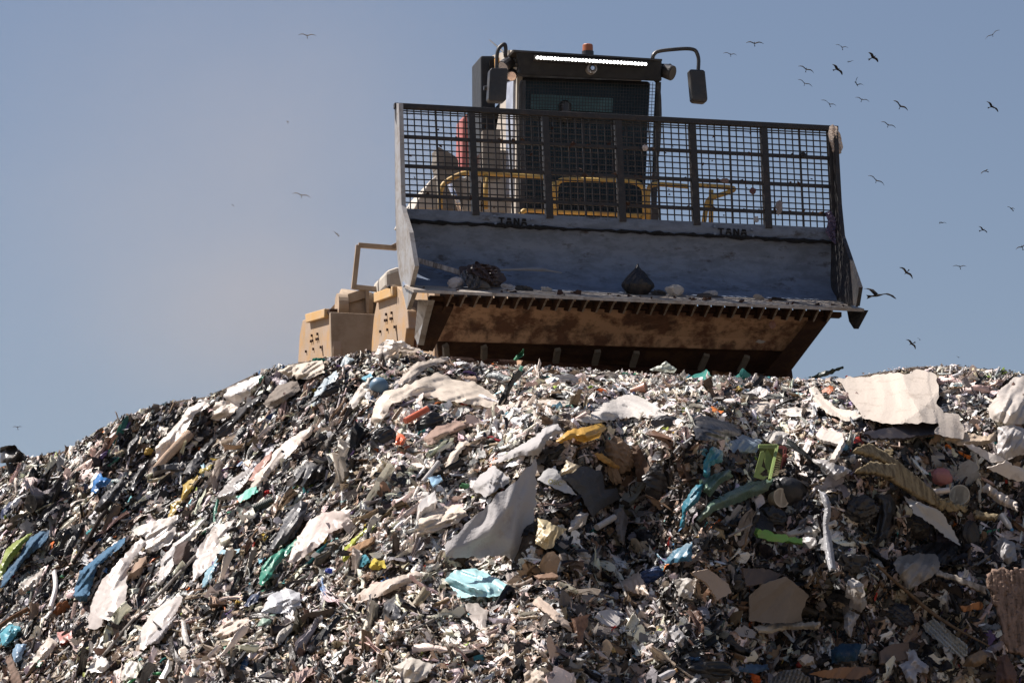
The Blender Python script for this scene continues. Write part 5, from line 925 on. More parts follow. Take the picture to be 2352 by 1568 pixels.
S|black_ribbon_film|plastic film|short black film strip at the far upper left of the slope|5|848,775 880,680 942,608 957,642 912,742 872,802|.015,.015,.017|black|amp=.05
S|grey_pleats|plastic film|grey pleated film left of the salmon pink wrapper|5|1478,1055 1560,930 1702,848 1722,882 1642,992 1530,1074|.36,.34,.33|film|amp=.06,lam=10
S|black_crumple|plastic film|wide black crumpled film below the orange cup|5|2028,880 2100,800 2202,820 2234,902 2102,972 2000,962|.02,.02,.022|black|amp=.06,lam=12
S|cream_fabric|cloth|cream rolled fabric on the crest beside the dark green cloth|5|1898,182 2002,138 2202,108 2222,192 2102,242 1980,232|.56,.49,.41|cloth|amp=.09,fold=150,lam=12
S|mottled_blanket|blanket|mottled grey-brown blanket below the cream rolled fabric|5|1798,402 1902,280 2032,248 2054,312 1932,402 1852,444|.22,.19,.165|cloth|amp=.07,fold=145,lam=12
S|ice_strip|plastic film|ice blue strip running down from the crest left of the slate blue ball|5|2118,445 2150,330 2232,228 2300,178 2314,222 2232,332 2182,422|.48,.56,.60|film|amp=.05,lam=10
S|cream_bottom_sheet|plastic sheet|cream sheet below the red tub at lower left|9|198,1455 260,1330 330,1238 394,1280 362,1342 262,1444|.66,.58,.50|film|amp=.05
S|white_bottom_scrap|plastic film|white scrap near the bottom edge right of the cream sheet below the red tub|9|588,1484 640,1388 702,1368 764,1432 702,1484|WHT|film|amp=.06
S|cream_tangle|cloth|cream tangle of rag left of the pale grey-green film|9|1448,1232 1560,1128 1702,1118 1692,1202 1560,1262|.58,.49,.42|cloth|amp=.08,fold=150,lam=12
S|pale_grey_film|plastic film|pale grey film beside the white curved pipe|9|126,884 232,828 304,766 262,882 170,934|.52,.47,.42|film|amp=.05
S|white_side_sheet|plastic sheet|white sheet left of the slate blue ball, running down-left|6|15,430 110,285 182,225 174,302 62,446|.70,.63,.55|film|amp=.05
S|cream_bag_mid|plastic bag|cream bag with a pinched neck on the middle slope|6|172,905 198,838 302,786 304,872 222,944|.68,.62,.52|film|amp=.09,lam=12
L|silver_bundle|plastic bag|silvery clear bag bundle in the middle of the plateau|6|1540,255|130,48,8|.46,.46,.48|film|rough_=.3
L|grey_bundle_bag|plastic bag|grey-white bag on the plateau below the green pointed bottle|6|1060,225|85,50,0|.52,.50,.48|film|rough_=.3
L|cream_bundle_bag|plastic bag|cream clear bag on the plateau under the right half of the blade|6|1815,225|105,42,5|.58,.52,.44|film|rough_=.3
S|black_tarp_sheet|tarp|black pleated tarp right of the pale grey cloth bundle|7|78,505 110,468 242,508 402,558 424,622 252,664 108,652|.022,.022,.024|black|amp=.07,fold=15,lam=12,lift=.14
S|cream_small_bag|plastic bag|small cream bag left of the huge off-white board|7|438,455 560,388 642,398 652,452 542,474|.70,.62,.53|film|amp=.08
S|white_low_sheet|plastic sheet|low white sheet under the torn piece of the huge board|7|648,452 780,428 902,448 924,492 762,494|.72,.66,.59|film|amp=.07,fold=175
S|blue_print_bag|plastic bag|bluish white bag above the green basket's left side|7|308,692 420,618 562,658 524,742 390,754|.26,.33,.40|film|amp=.05,lift=.16
S|white_crisp_film|plastic film|crisp white film right above the green basket|7|578,652 640,588 742,608 724,684 640,684|.60,.57,.53|film|amp=.07,lift=.16
S|white_fluff|padding|white fluffy padding right of the open tin can|7|2058,995 2100,948 2302,1080 2314,1144 2190,1094|.58,.51,.44|cloth|amp=.09,lift=.2
S|clear_bag_right|plastic bag|clear grey bag beside the brown palm bark at the right|8|2138,622 2202,558 2292,600 2304,722 2232,744|.38,.37,.37|film|amp=.08,lift=.24
S|beige_pleats|cloth|beige pleated strip running down-right below the aqua bag|10|1258,995 1340,968 1424,1040 1604,1200 1560,1214 1420,1112|.46,.37,.30|cloth|amp=.07,fold=38
L|white_crumple|plastic bag|white crumpled bag in the hollow below the yellowish cream bag|10|1640,700|66,60,30|.46,.44,.42|film|rough_=.3
S|white_edge_bag|plastic bag|white pleated bag left of the tan folded cardboard|10|2248,856 2340,836 2400,860 2370,985 2290,962|.56,.53,.49|film|amp=.09,lift=.2
S|clear_low_film|plastic film|clear greyish film below the tan folded cardboard|10|2208,1212 2262,1148 2334,1232 2312,1324|.38,.37,.37|film|amp=.08,lift=.2
L|black_bag_hollow|rubbish bag|glossy black bag at the right side of the dark hollow, left of the teal strand|6|2170,930|135,115,15|black|black|rough_=.26
L|grey_black_bag|rubbish bag|grey-black taut bag above the dark hollow, right of the pale grey cloth bundle|6|2215,545|115,62,10|.05,.052,.06|black|rough_=.14
S|dark_brown_sheet|sheet|smooth dark brown sheet right of the shaggy fibre padding|6|1965,700 2015,690 2105,880 2098,955 2002,935|.13,.085,.06|card|amp=.02,lift=.12
L|black_hollow_bag|rubbish bag|black bag low in the hollow right of the dark grey felt|10|1500,215|95,75,0|black|black|
S|black_shred|plastic film|black torn film under the point of the grey-white triangular sheet|8|1560,640 1702,598 1862,600 1904,702 1802,762 1642,702|.016,.016,.018|black|lift=.12,amp=.07
L|black_sack_strip|rubbish bag|round black sack right beside the foot of the long bent grey strip|8|1165,745|105,88,0|black|black|lift=.06
L|black_sack_card|rubbish bag|black sack between the tan and the grey-brown cardboard|8|375,880|72,66,0|black|black|
L|black_long_bag|rubbish bag|upright black bag right of the grey-white triangular sheet's point|8|1985,560|70,120,0|black|black|
L|black_gap_bag|rubbish bag|black bag left of the grey-white triangular sheet, under the hanging black film|8|1620,500|100,84,20|.022,.02,.02|black|
L|blue_black_bag|rubbish bag|blue-black bag below the clear split bag|8|1480,1090|125,85,10|.018,.022,.035|black|
L|black_narrow_bag|rubbish bag|narrow black bag hanging left of the tan paper cup|8|1075,1120|52,110,0|black|black|
L|black_left_bag|rubbish bag|black crumpled bag between the two blue strips on the left slope|9|420,560|70,40,-50|black|black|
S|black_left_film|plastic film|black film with grey folds above the long dark pole|9|640,380 720,250 830,170 870,190 800,300 700,400|.02,.02,.022|black|amp=.06,lam=10
S|black_mid_film|plastic film|black film left of the long narrow cream sheet|5|1250,880 1330,760 1450,640 1480,660 1400,780 1300,900|.02,.02,.022|black|amp=.06,lam=10
S|black_far_film|plastic film|black film beside the tan bunched sleeve on the left slope|5|860,990 930,880 1010,790 1040,800 980,900 910,1000|.018,.018,.02|black|amp=.06,lam=10
'''
def parse(s):
    kw = {}
    for a in filter(None, s.split(',')):
        k, v = a.split('='); kw[k] = float(v)
    if 'ribs' in kw: kw['ribs'] = int(kw['ribs'])
    return kw
def pcol(s): return globals()[s] if s in globals() else (PAL[s] if s in PAL else tuple(float(v) for v in s.split(',')))
def ppts(s): return [tuple(float(v) for v in p.split(',')) for p in s.split()]
def surf_text(o, txt, z, x0, y0, size, slope, mat, lift):
    """flat strokes of writing laid on a sheet, from the built-in font"""
    cu = bpy.data.curves.new('writing', 'FONT'); cu.body = txt; cu.size = 1; t_ = bpy.data.objects.new('writing', cu); COL.objects.link(t_); dg = bpy.context.evaluated_depsgraph_get(); me = t_.evaluated_get(dg).to_mesh()
    V = np.array([v.co[:] for v in me.vertices]); F = [tuple(p.vertices) for p in me.polygons]; bpy.data.objects.remove(t_); bpy.data.curves.remove(cu); s = ZM[z][0]
    a = math.radians(slope); px = x0 + size * (V[:, 0] * math.cos(a) + V[:, 1] * math.sin(a)); py = y0 + size * (V[:, 0] * math.sin(a) - V[:, 1] * math.cos(a)); P = np.array(Z(z, *zip(px, py)))
    from mathutils.bvhtree import BVHTree
    W0 = np.array([v.co[:] for v in o.data.vertices]) + np.array(o['_w']); bv = BVHTree.FromPolygons([Vector(v) for v in W0], [tuple(p.vertices) for p in o.data.polygons]); out = []
    for (x, y) in P:
        d = ray(x, y); h = bv.ray_cast(Vector(EYE), Vector(d)); p = np.array(h[0]) if h[0] is not None else at(x, y, W0[:, 1].mean()); out.append(p - d * .004 / 1)
    q_ = mesh_obj('writing', np.array(out), F, M[mat], o); return q_
def pieces():
    for line in PCS.strip().split('\n'):
        f = line.split('|'); t, name, cat, label, z = f[0], f[1], f[2], f[3], int(f[4])
        if t in 'SBTQWX':
            polys = [ppts(p) for p in f[5].split(';')]; polys = polys if len(polys) > 1 else polys[0]; kw = parse(f[8])
            o = (board if t == 'B' else sheet)(name, cat, label, z, polys, pcol(f[6]), f[7] or 'film', **kw)
            if t == 'W': surf_text(o, 'OSIC', z, 1392, 948, 44, 12, 'print', 0)
            if t == 'X': surf_text(o, 'S', z, 440, 1222, 52, 25, 'print_black', 0)
        elif t == 'L':
            c = ppts(f[5])[0]; r = [float(v) for v in f[6].split(',')]; lump(name, cat, label, z, c, r[0], r[1], r[2], pcol(f[7]), f[8], **parse(f[9]))
        elif t in 'PKD':
            pts = ppts(f[5]); r = [float(v) for v in f[6].split(',')]; kw = parse(f[9]) if len(f) > 9 else {}
            if t == 'D':
                o = pipe(name, cat, label, z, [pts[0], tuple(np.array(pts[0]) * .28 + np.array(pts[1]) * .72), pts[1]], [r[0], r[0], r[0] * .45], pcol(f[7]), f[8], lift=.24, round_=False)
                d = np.array(pts[1]) - np.array(pts[0]); e = np.array(pts[1]) + d * .13; c_ = pipe('cap', None, None, z, [tuple(pts[1]), tuple(e)], r[0] * .5, (.06, .22, .40) if 'blue cap' in label else (.5, .3, .12), 'hard', lift=.24)
                w_ = np.array(o['_w']); c_.parent = o; c_.location = np.array(c_['_w']) - w_
            else: pipe(name, cat, label, z, pts, r if len(r) > 1 else r[0], pcol(f[7]), f[8], hollow=(t == 'K'), **kw)
        elif t == 'C':
            r = [float(v) for v in f[7].split(',')]; cup(name, cat, label, z, ppts(f[5])[0], ppts(f[6])[0], r[0], r[1], pcol(f[8]), **parse(f[9]))
M['print'] = surface('faded_yellow_print', (.30, .26, .05), .8); M['print_black'] = surface('black_print', (.02, .02, .02), .8)
def hpl(z, pts, dY): P = Z(z, *pts); y0 = float(heap_Y(np.array([P[0][0]]), np.array([P[0][1]]))[0]); return [at(p[0], p[1], y0 + d) for p, d in zip(P, np.broadcast_to(dY, (len(P),)))]
def basket():
    """green plastic crate standing on end, its perforated side to the right, and a red-pink box behind"""
    M['greenp'] = surface('green_plastic', (.27, .37, .11), .6, grime=(.15, .14, .07), g_scale=7, g_lo=.45, g_hi=.75); M['olive'] = surface('olive_plastic', (.16, .17, .035), .55); M['pinkp'] = surface('red_pink_plastic', (.40, .12, .10), .5, grime=(.18, .06, .05), g_scale=8)
    b = hpl(17, [(900, 1010)], -.3)[0]; t = thing('green_basket', b, 'bright green plastic basket standing on end above the long dull green fold', 'basket'); F_ = -.45
    G().prism(hpl(17, [(730, 975), (885, 425), (950, 410), (985, 460), (905, 740), (990, 800), (870, 905), (940, 965), (1050, 955), (945, 1040)], F_), CF * .03).build('end_panel', M['greenp'], t)
    G().prism(hpl(17, [(985, 430), (1030, 360), (1150, 560), (1110, 840), (1060, 820), (1000, 800), (975, 640)], F_ + .02), CF * .03).build('end_panel', M['greenp'], t)
    G().prism(hpl(17, [(1040, 820), (1110, 830), (1085, 960), (1060, 960)], F_ + .02), CF * .02).build('end_panel', M['greenp'], t)
    G().prism(hpl(17, [(842, 345), (850, 270), (1255, 268), (1235, 345)], F_ - .03), CF * .10).build('rim', M['greenp'], t)
    G().prism(hpl(17, [(860, 350), (1190, 350), (1090, 900), (800, 900)], F_ + .28), CF * .02).build('back_panel', M['olive'], t)
    s0 = hpl(17, [(1235, 345), (1255, 420), (1360, 505), (1260, 950), (1085, 1010)], [F_ - .02, F_, F_ + .2, F_ + .2, F_ - .02]); G().prism(s0, CF * .02).build('side_panel', M['olive'], t)
    G().bar(hpl(17, [(1245, 300)], F_ - .03)[0], hpl(17, [(1080, 1030)], F_ - .03)[0], .025, .02, up=CF).build('corner_post', M['greenp'], t)
    g = G()
    for i in range(9):
        for j in range(5):
            u = j / 4.; v = i / 8.; a = lerp((1205, 500), (1110, 950), v); c = lerp((1330, 560), (1255, 930), v); p = lerp(a, c, u); q_ = hpl(17, [p], F_ + .22 * u - .012)[0]; q_ = EYE + (q_ - EYE) * 1.0; g.tube([q_, q_ - CF * .012], .0075, 6)
    h = g.build('hole_row', surface('pale_through_holes', (.62, .58, .30), .7), t); setp(h, kind='stuff')
    b2 = hpl(17, [(1400, 950)], -.25)[0]; p = thing('red_box', b2, 'red-pink plastic box jammed behind the green basket', 'box')
    G().prism(hpl(17, [(1250, 295), (1470, 318), (1440, 460), (1425, 460), (1430, 370), (1250, 350)], -.33), CF * .05).build('rim', M['pinkp'], p); G().prism(hpl(17, [(1365, 500), (1380, 370), (1405, 365), (1330, 880), (1300, 900)], -.31), CF * .03).build('corner_post', M['pinkp'], p)
    G().prism(hpl(17, [(1400, 480), (1445, 465), (1560, 640), (1505, 940), (1270, 930)], [-.3, -.3, -.2, -.2, -.3]), CF * .04).build('side_panel', M['pinkp'], p)
    MASKS.append(Z(17, (740, 980), (860, 270), (1250, 280), (1460, 320), (1550, 640), (1500, 930), (950, 1030)))
# ------------------------------------------------------------------ rubbish on the blade and on the screen
def kp(p, k): return MP(p, k)
def blade_lump(name, cat, label, z, c, rx, ry, ang, k, col, mat='black', rough_=.22, flat=.7, squeeze=None):
    SEED[0] += 1; rng = np.random.default_rng(SEED[0]); s = ZM[z][0]; C = Z(z, c)[0]; rx *= s; ry *= s
    bm = bmesh.new(); bmesh.ops.create_icosphere(bm, subdivisions=4, radius=1); V = np.array([v.co[:] for v in bm.verts]); F = [tuple(v.index for v in f.verts) for f in bm.faces]; bm.free()
    a_ = V @ rng.normal(0, 1, (3, 2)); kk = 1 + rough_ * (.7 * ridged(a_[:, 0], a_[:, 1], 6, 2.5, 6, SEED[0]) + .4 * ridged(a_[:, 1] * 1.7, a_[:, 0] * 1.3, 6, 6, 14, SEED[0] + 1)); V = V * np.clip(kk, .5, 1.3)[:, None]
    if squeeze: V[:, :2] *= np.interp(V[:, 2], [-1, -.2, .55, 1], [1, 1, .55, .18])[:, None]; V[:, 2] = np.where(V[:, 2] > .6, .6 + (V[:, 2] - .6) * 1.5, V[:, 2])
    m = MPX(42.); a = math.radians(ang); X = V[:, 0] * rx; Yy = -V[:, 2] * ry; px = X * math.cos(a) - Yy * math.sin(a); py = X * math.sin(a) + Yy * math.cos(a); rz = min(rx, ry) * flat
    P = MP(C, k) + (px * m)[:, None] * RGT - (py * m)[:, None] * UPV + (V[:, 1] * rz * m)[:, None] * FWD
    o = mesh_obj(name, P, F, M[mat]); colour(o, PAL[col] if isinstance(col, str) else col); return setp(o, label, cat)
def blade_sheet(name, cat, label, z, pts, ks, col, mat='film', amp=.03, fold=60, lam=9):
    SEED[0] += 1; rng = np.random.default_rng(SEED[0]); P = Z(z, *pts); A = area(P); s_ = float(np.clip(math.sqrt(A) / 12, 1.5, 6)); O = outline(P, s_ * .25, rng, s_); b0 = O.min(0); b1 = O.max(0)
    gx_, gy_ = np.meshgrid(np.arange(b0[0], b1[0], s_), np.arange(b0[1], b1[1], s_), indexing='ij'); q_ = np.stack([gx_.ravel(), gy_.ravel()], 1) + rng.normal(0, s_ * .12, (gx_.size, 2)); q_ = q_[inside(O, q_[:, 0], q_[:, 1])]
    if len(q_): q_ = q_[np.min(((q_[:, None] - O[None]) ** 2).sum(-1), 1) > (s_ * .5) ** 2]
    al = np.vstack([O, q_]) if len(q_) else O; r_ = geometry.delaunay_2d_cdt([Vector(p) for p in al], [], [list(range(len(O)))], 1, 1e-4); V2 = np.array([v[:] for v in r_[0]]); F = [tuple(f) for f in r_[2]]
    f = math.radians(fold); u = -math.sin(f) * V2[:, 0] + math.cos(f) * V2[:, 1]; v = math.cos(f) * V2[:, 0] + math.sin(f) * V2[:, 1]; d = rid(u * math.pi / lam + np.sin(v / 15)) + .5 * rid((u + v) * math.pi / (lam * .7))
    yy = (V2[:, 1] - b0[1]) / max(1e-6, b1[1] - b0[1]); k = np.interp(yy, np.linspace(0, 1, len(ks)), ks) + amp * d
    o = mesh_obj(name, np.array([MP(p, kk) for p, kk in zip(V2, k)]), F, M[mat]); colour(o, PAL[col] if isinstance(col, str) else col); return setp(o, label, cat)
def on_blade():
    blade_lump('black_bag', 'rubbish bag', 'tied black rubbish bag sitting upright on the blade', 4, (456, 662), 140, 118, 0, .42, (.012, .012, .015), 'black', .17, .8, squeeze=True)
    blade_lump('rag_pile', 'rag pile', 'brown-black crumpled rag pile at the left end of the blade', 3, (1590, 555), 190, 125, 14, .30, (.055, .038, .034), 'black', .42)
    blade_sheet('dark_film', 'plastic film', 'dark brown torn film draped over the top of the rag pile on the blade', 3, [(1500, 530), (1528, 438), (1600, 462), (1690, 478), (1724, 560), (1668, 600), (1580, 570)], (.40, .56), (.06, .042, .04), 'black', .03, 40, 15)
    blade_sheet('grey_film', 'plastic film', 'grey-black film hanging from the left side of the rag pile on the blade', 3, [(1440, 600), (1470, 540), (1540, 545), (1600, 600), (1560, 650), (1470, 650)], (.48, .6), (.09, .085, .085), 'black', .028, 120, 14)
    blade_lump('grey_roll', 'roll', 'grey plastic roll leaning on the rag pile on the blade', 3, (1560, 615), 95, 36, 14, .5, (.15, .14, .135), 'film', .16)
    blade_lump('white_bag', 'plastic bag', 'small white bag left of the rag pile on the blade', 3, (1368, 608), 68, 54, -10, .46, (.55, .53, .55), 'film', .3)
    blade_sheet('clear_scrap', 'plastic film', 'clear grey film above the small white bag on the blade', 3, [(1390, 560), (1430, 510), (1515, 495), (1500, 560), (1420, 640)], (.28, .45), (.34, .35, .38), 'film')
    G_ = G().bar(MP(Z(3, (1052, 424))[0], .05), MP(Z(3, (1410, 530))[0], .22), .05, .022, up=FWD).build('white_lath', M['wood']); colour(G_, (.50, .47, .45)); setp(G_, 'flat white lath leaning in the left corner of the blade', 'lath')
    P = bend([MP(q_, k) for q_, k in zip(Z(3, (1725, 506), (1950, 500), (2090, 505), (2235, 528)), (.16, .14, .13, .11))], 4); g = G().tube(P, np.interp(np.linspace(0, 1, len(P)), [0, .6, 1], [.012, .022, .006]), 6).build('bent_strip', M['hard']); colour(g, (.22, .23, .25)); setp(g, 'thin bent strip lying against the blade right of the rag pile', 'strip')
    for (nm, lab, z, c, rx, ry, col, mt) in (('white_scrap', 'crumpled white scrap on the blade just right of the rag pile', 3, (1790, 645), 62, 26, (.45, .45, .47), 'film'), ('dark_scrap', 'flat dark scrap on the blade between two white scraps', 3, (1925, 658), 85, 22, (.04, .04, .04), 'black'),
        ('white_scrap', 'small white pointed scrap near the middle of the blade', 3, (2108, 665), 45, 24, (.5, .49, .48), 'film'), ('pale_bag', 'whitish crumpled bag on the blade right of the tied black bag', 4, (728, 722), 66, 44, (.48, .46, .44), 'film'), ('black_scrap', 'black crumpled scrap touching the tied black bag', 4, (610, 745), 60, 22, (.02, .02, .022), 'black'),
        ('dark_rag', 'dark rag on the right half of the blade', 4, (990, 772), 95, 26, (.05, .045, .045), 'black'), ('pale_scrap', 'pale film scrap on top of the dark rag on the blade', 4, (1000, 745), 52, 20, (.40, .40, .42), 'film'), ('white_tuft', 'small white tuft near the right end of the blade', 4, (1340, 772), 40, 20, (.42, .38, .35), 'film'),
        ('soil_heap', 'low dark crumbs of waste near the right end of the blade', 4, (1490, 790), 75, 16, (.04, .034, .03), 'card'), ('blue_scrap', 'bluish film scrap beside the whitish bag on the blade', 4, (770, 772), 48, 16, (.16, .18, .24), 'film'), ('yellow_scrap', 'tiny yellow crumb on the cutting edge of the blade', 4, (662, 782), 32, 10, (.55, .42, .18), 'card')):
        blade_lump(nm, 'scrap', lab, z, c, rx * 1.15, ry * 1.2, 4, .46, col, mt, .46)
    blade_sheet('white_bag', 'plastic bag', 'white bag caught on the top right corner of the screen', 2, [(1680, 770), (1705, 752), (1740, 775), (1775, 880), (1790, 940), (1775, 990), (1745, 1000), (1705, 985), (1680, 900), (1665, 830)], (.14, .10, .08), (.58, .50, .44), 'film', .014, 80, 14)
    blade_sheet('purple_film', 'plastic film', 'purplish clear film snagged at the lower right corner of the screen', 4, [(1830, 150), (1870, 140), (1905, 190), (1940, 240), (1950, 390), (1925, 408), (1870, 350), (1835, 300), (1850, 220)], (.06, .08, .08), (.16, .13, .21), 'film', .02, 70, 12)
    for nm, lab, z, c, rx, ry, col in (('pale_scrap', 'pale scrap stuck in the screen in front of the cab', 2, (172, 945), 30, 30, (.62, .55, .52)), ('brown_scrap', 'brown scrap caught in the screen above the pointed yellow rail', 2, (825, 1215), 40, 24, (.20, .13, .11)), ('dark_scrap', 'dark red scrap hanging in the screen right of the yellow rail', 2, (1052, 1300), 30, 32, (.10, .04, .045)),
        ('torn_rag', 'tallest torn rag caught low in the screen near its right side', 2, (1270, 1430), 36, 68, (.30, .26, .25)), ('black_scrap', 'black scrap caught high in the screen near its right side', 2, (1465, 1005), 28, 26, (.02, .02, .022)), ('clear_scrap', 'clear scrap stuck low in the screen below the dark red one', 2, (1080, 1530), 26, 32, (.42, .42, .44))):
        blade_lump(nm, 'scrap', lab, z, c, rx, ry, 5, .03, col, 'film' if sum(col) > .5 else 'black', .38, .4)
    blade_lump('pink_scrap', 'scrap', 'pale pink scrap stuck to the rusty underside of the blade', 4, (1445, 975), 34, 30, 20, .2, (.42, .25, .24), 'film', .35, .4); blade_lump('white_crumb', 'scrap', 'white crumb low on the rusty underside of the blade', 4, (1355, 1100), 36, 16, 5, .1, (.45, .42, .40), 'film', .35, .4)
    blade_lump('white_rag', 'rag', 'white rag lying on top of the front drum guard', 15, (1560, 235), 120, 34, -6, -1.6, (.62, .55, .47), 'cloth', .3); blade_lump('dark_crumb', 'scrap', 'dark crumb on top of the front drum guard beside the white rag', 15, (1520, 240), 38, 34, 0, -1.5, (.02, .02, .02), 'black', .3)
# ------------------------------------------------------------------ birds: kites wheeling over the heap
def bird(z, c, l, r_, tail, dist, chord, body, label, mat='bird', droop=.0, arch=.18):
    """one continuous body with two bent wings and a forked tail; c, l, r_: body centre and wing tips in the photo; chord: how broad the wings look (0..1)"""
    C, Lp, Rp = [np.array(p) for p in Z(z, c, l, r_)]; s = ZM[z][0]; T = np.array(tail, float); T /= np.linalg.norm(T)
    span = np.linalg.norm(Rp - Lp) * dist / FPX; ch = .26 * max(span, .6 * body * s * dist / FPX * 2.2); o0 = at(C[0], C[1], dist)
    def W_(p, y): d = ray(p[0], p[1]); return EYE + d * ((dist + y) / d[1])
    px = FPX / dist; V = []; F = []
    for tip, sg in ((Lp, -1), (Rp, 1)):
        ax = tip - C; nrm = np.array([ax[1], -ax[0]]) * (1 if sg < 0 else -1); nrm /= (np.linalg.norm(nrm) + 1e-9)
        if nrm[1] > 0 and abs(nrm[1]) > .3: nrm = -nrm
        st = [(0, .0, 1.0), (.22, .5, 1.05), (.48, 1, .95), (.75, .75, .7), (.93, .2, .4), (1.0, 0., .12)]; base = len(V)
        for t, a_, w_ in st:
            p = C + ax * t + nrm * a_ * arch * np.linalg.norm(ax); k = ch * w_; half = k * px * chord * .5; dz = k * math.sqrt(max(0, 1 - chord ** 2)) * .5
            for e, th in ((-.8, 0), (0, 1), (1.2, 0), (0, -1)):
                q_ = p + T * e * half + np.array([0, 1]) * th * .016 * px * w_; V.append(W_(q_, -e * dz))
        n = len(st); F += [(base + i * 4 + j, base + i * 4 + (j + 1) % 4, base + i * 4 + 4 + (j + 1) % 4, base + i * 4 + 4 + j) for i in range(n - 1) for j in range(4)] + [tuple(base + j for j in (3, 2, 1, 0)), tuple(base + (n - 1) * 4 + j for j in range(4))]
    L_ = body * s; ringc = [(-.62, .02), (-.55, .35), (-.42, .5), (-.2, .85), (.1, 1.0), (.4, .7), (.62, .45), (.66, .4)]; base = len(V); rad = .17 * body * s * dist / FPX * .9
    for t, k in ringc:
        p = C + T * t * L_; o = W_(p, t * .1)
        for j in range(8): th = j * math.pi / 4; V.append(o + (CR * math.cos(th) + CU * math.sin(th)) * rad * k * .9)
    F += [(base + i * 8 + j, base + i * 8 + (j + 1) % 8, base + i * 8 + 8 + (j + 1) % 8, base + i * 8 + 8 + j) for i in range(len(ringc) - 1) for j in range(8)] + [tuple(base + j for j in range(7, -1, -1))]
    nT = np.array([-T[1], T[0]]); base = len(V)
    for q_ in (C + T * .5 * L_ + nT * .07 * L_, C + T * 1.15 * L_ + nT * .22 * L_, C + T * 1.02 * L_, C + T * 1.15 * L_ - nT * .22 * L_, C + T * .5 * L_ - nT * .07 * L_): V.append(W_(q_, .05)); V.append(W_(q_, .09))
    F += [(base, base + 2, base + 4, base + 6, base + 8), (base + 9, base + 7, base + 5, base + 3, base + 1)] + [(base + 2 * i, base + 2 * ((i + 1) % 5), base + 2 * ((i + 1) % 5) + 1, base + 2 * i + 1) for i in range(5)]
    o = mesh_obj('bird', np.array(V), F, M[mat], smooth='open'); setp(o, label, 'bird', 'birds circling above the heap')
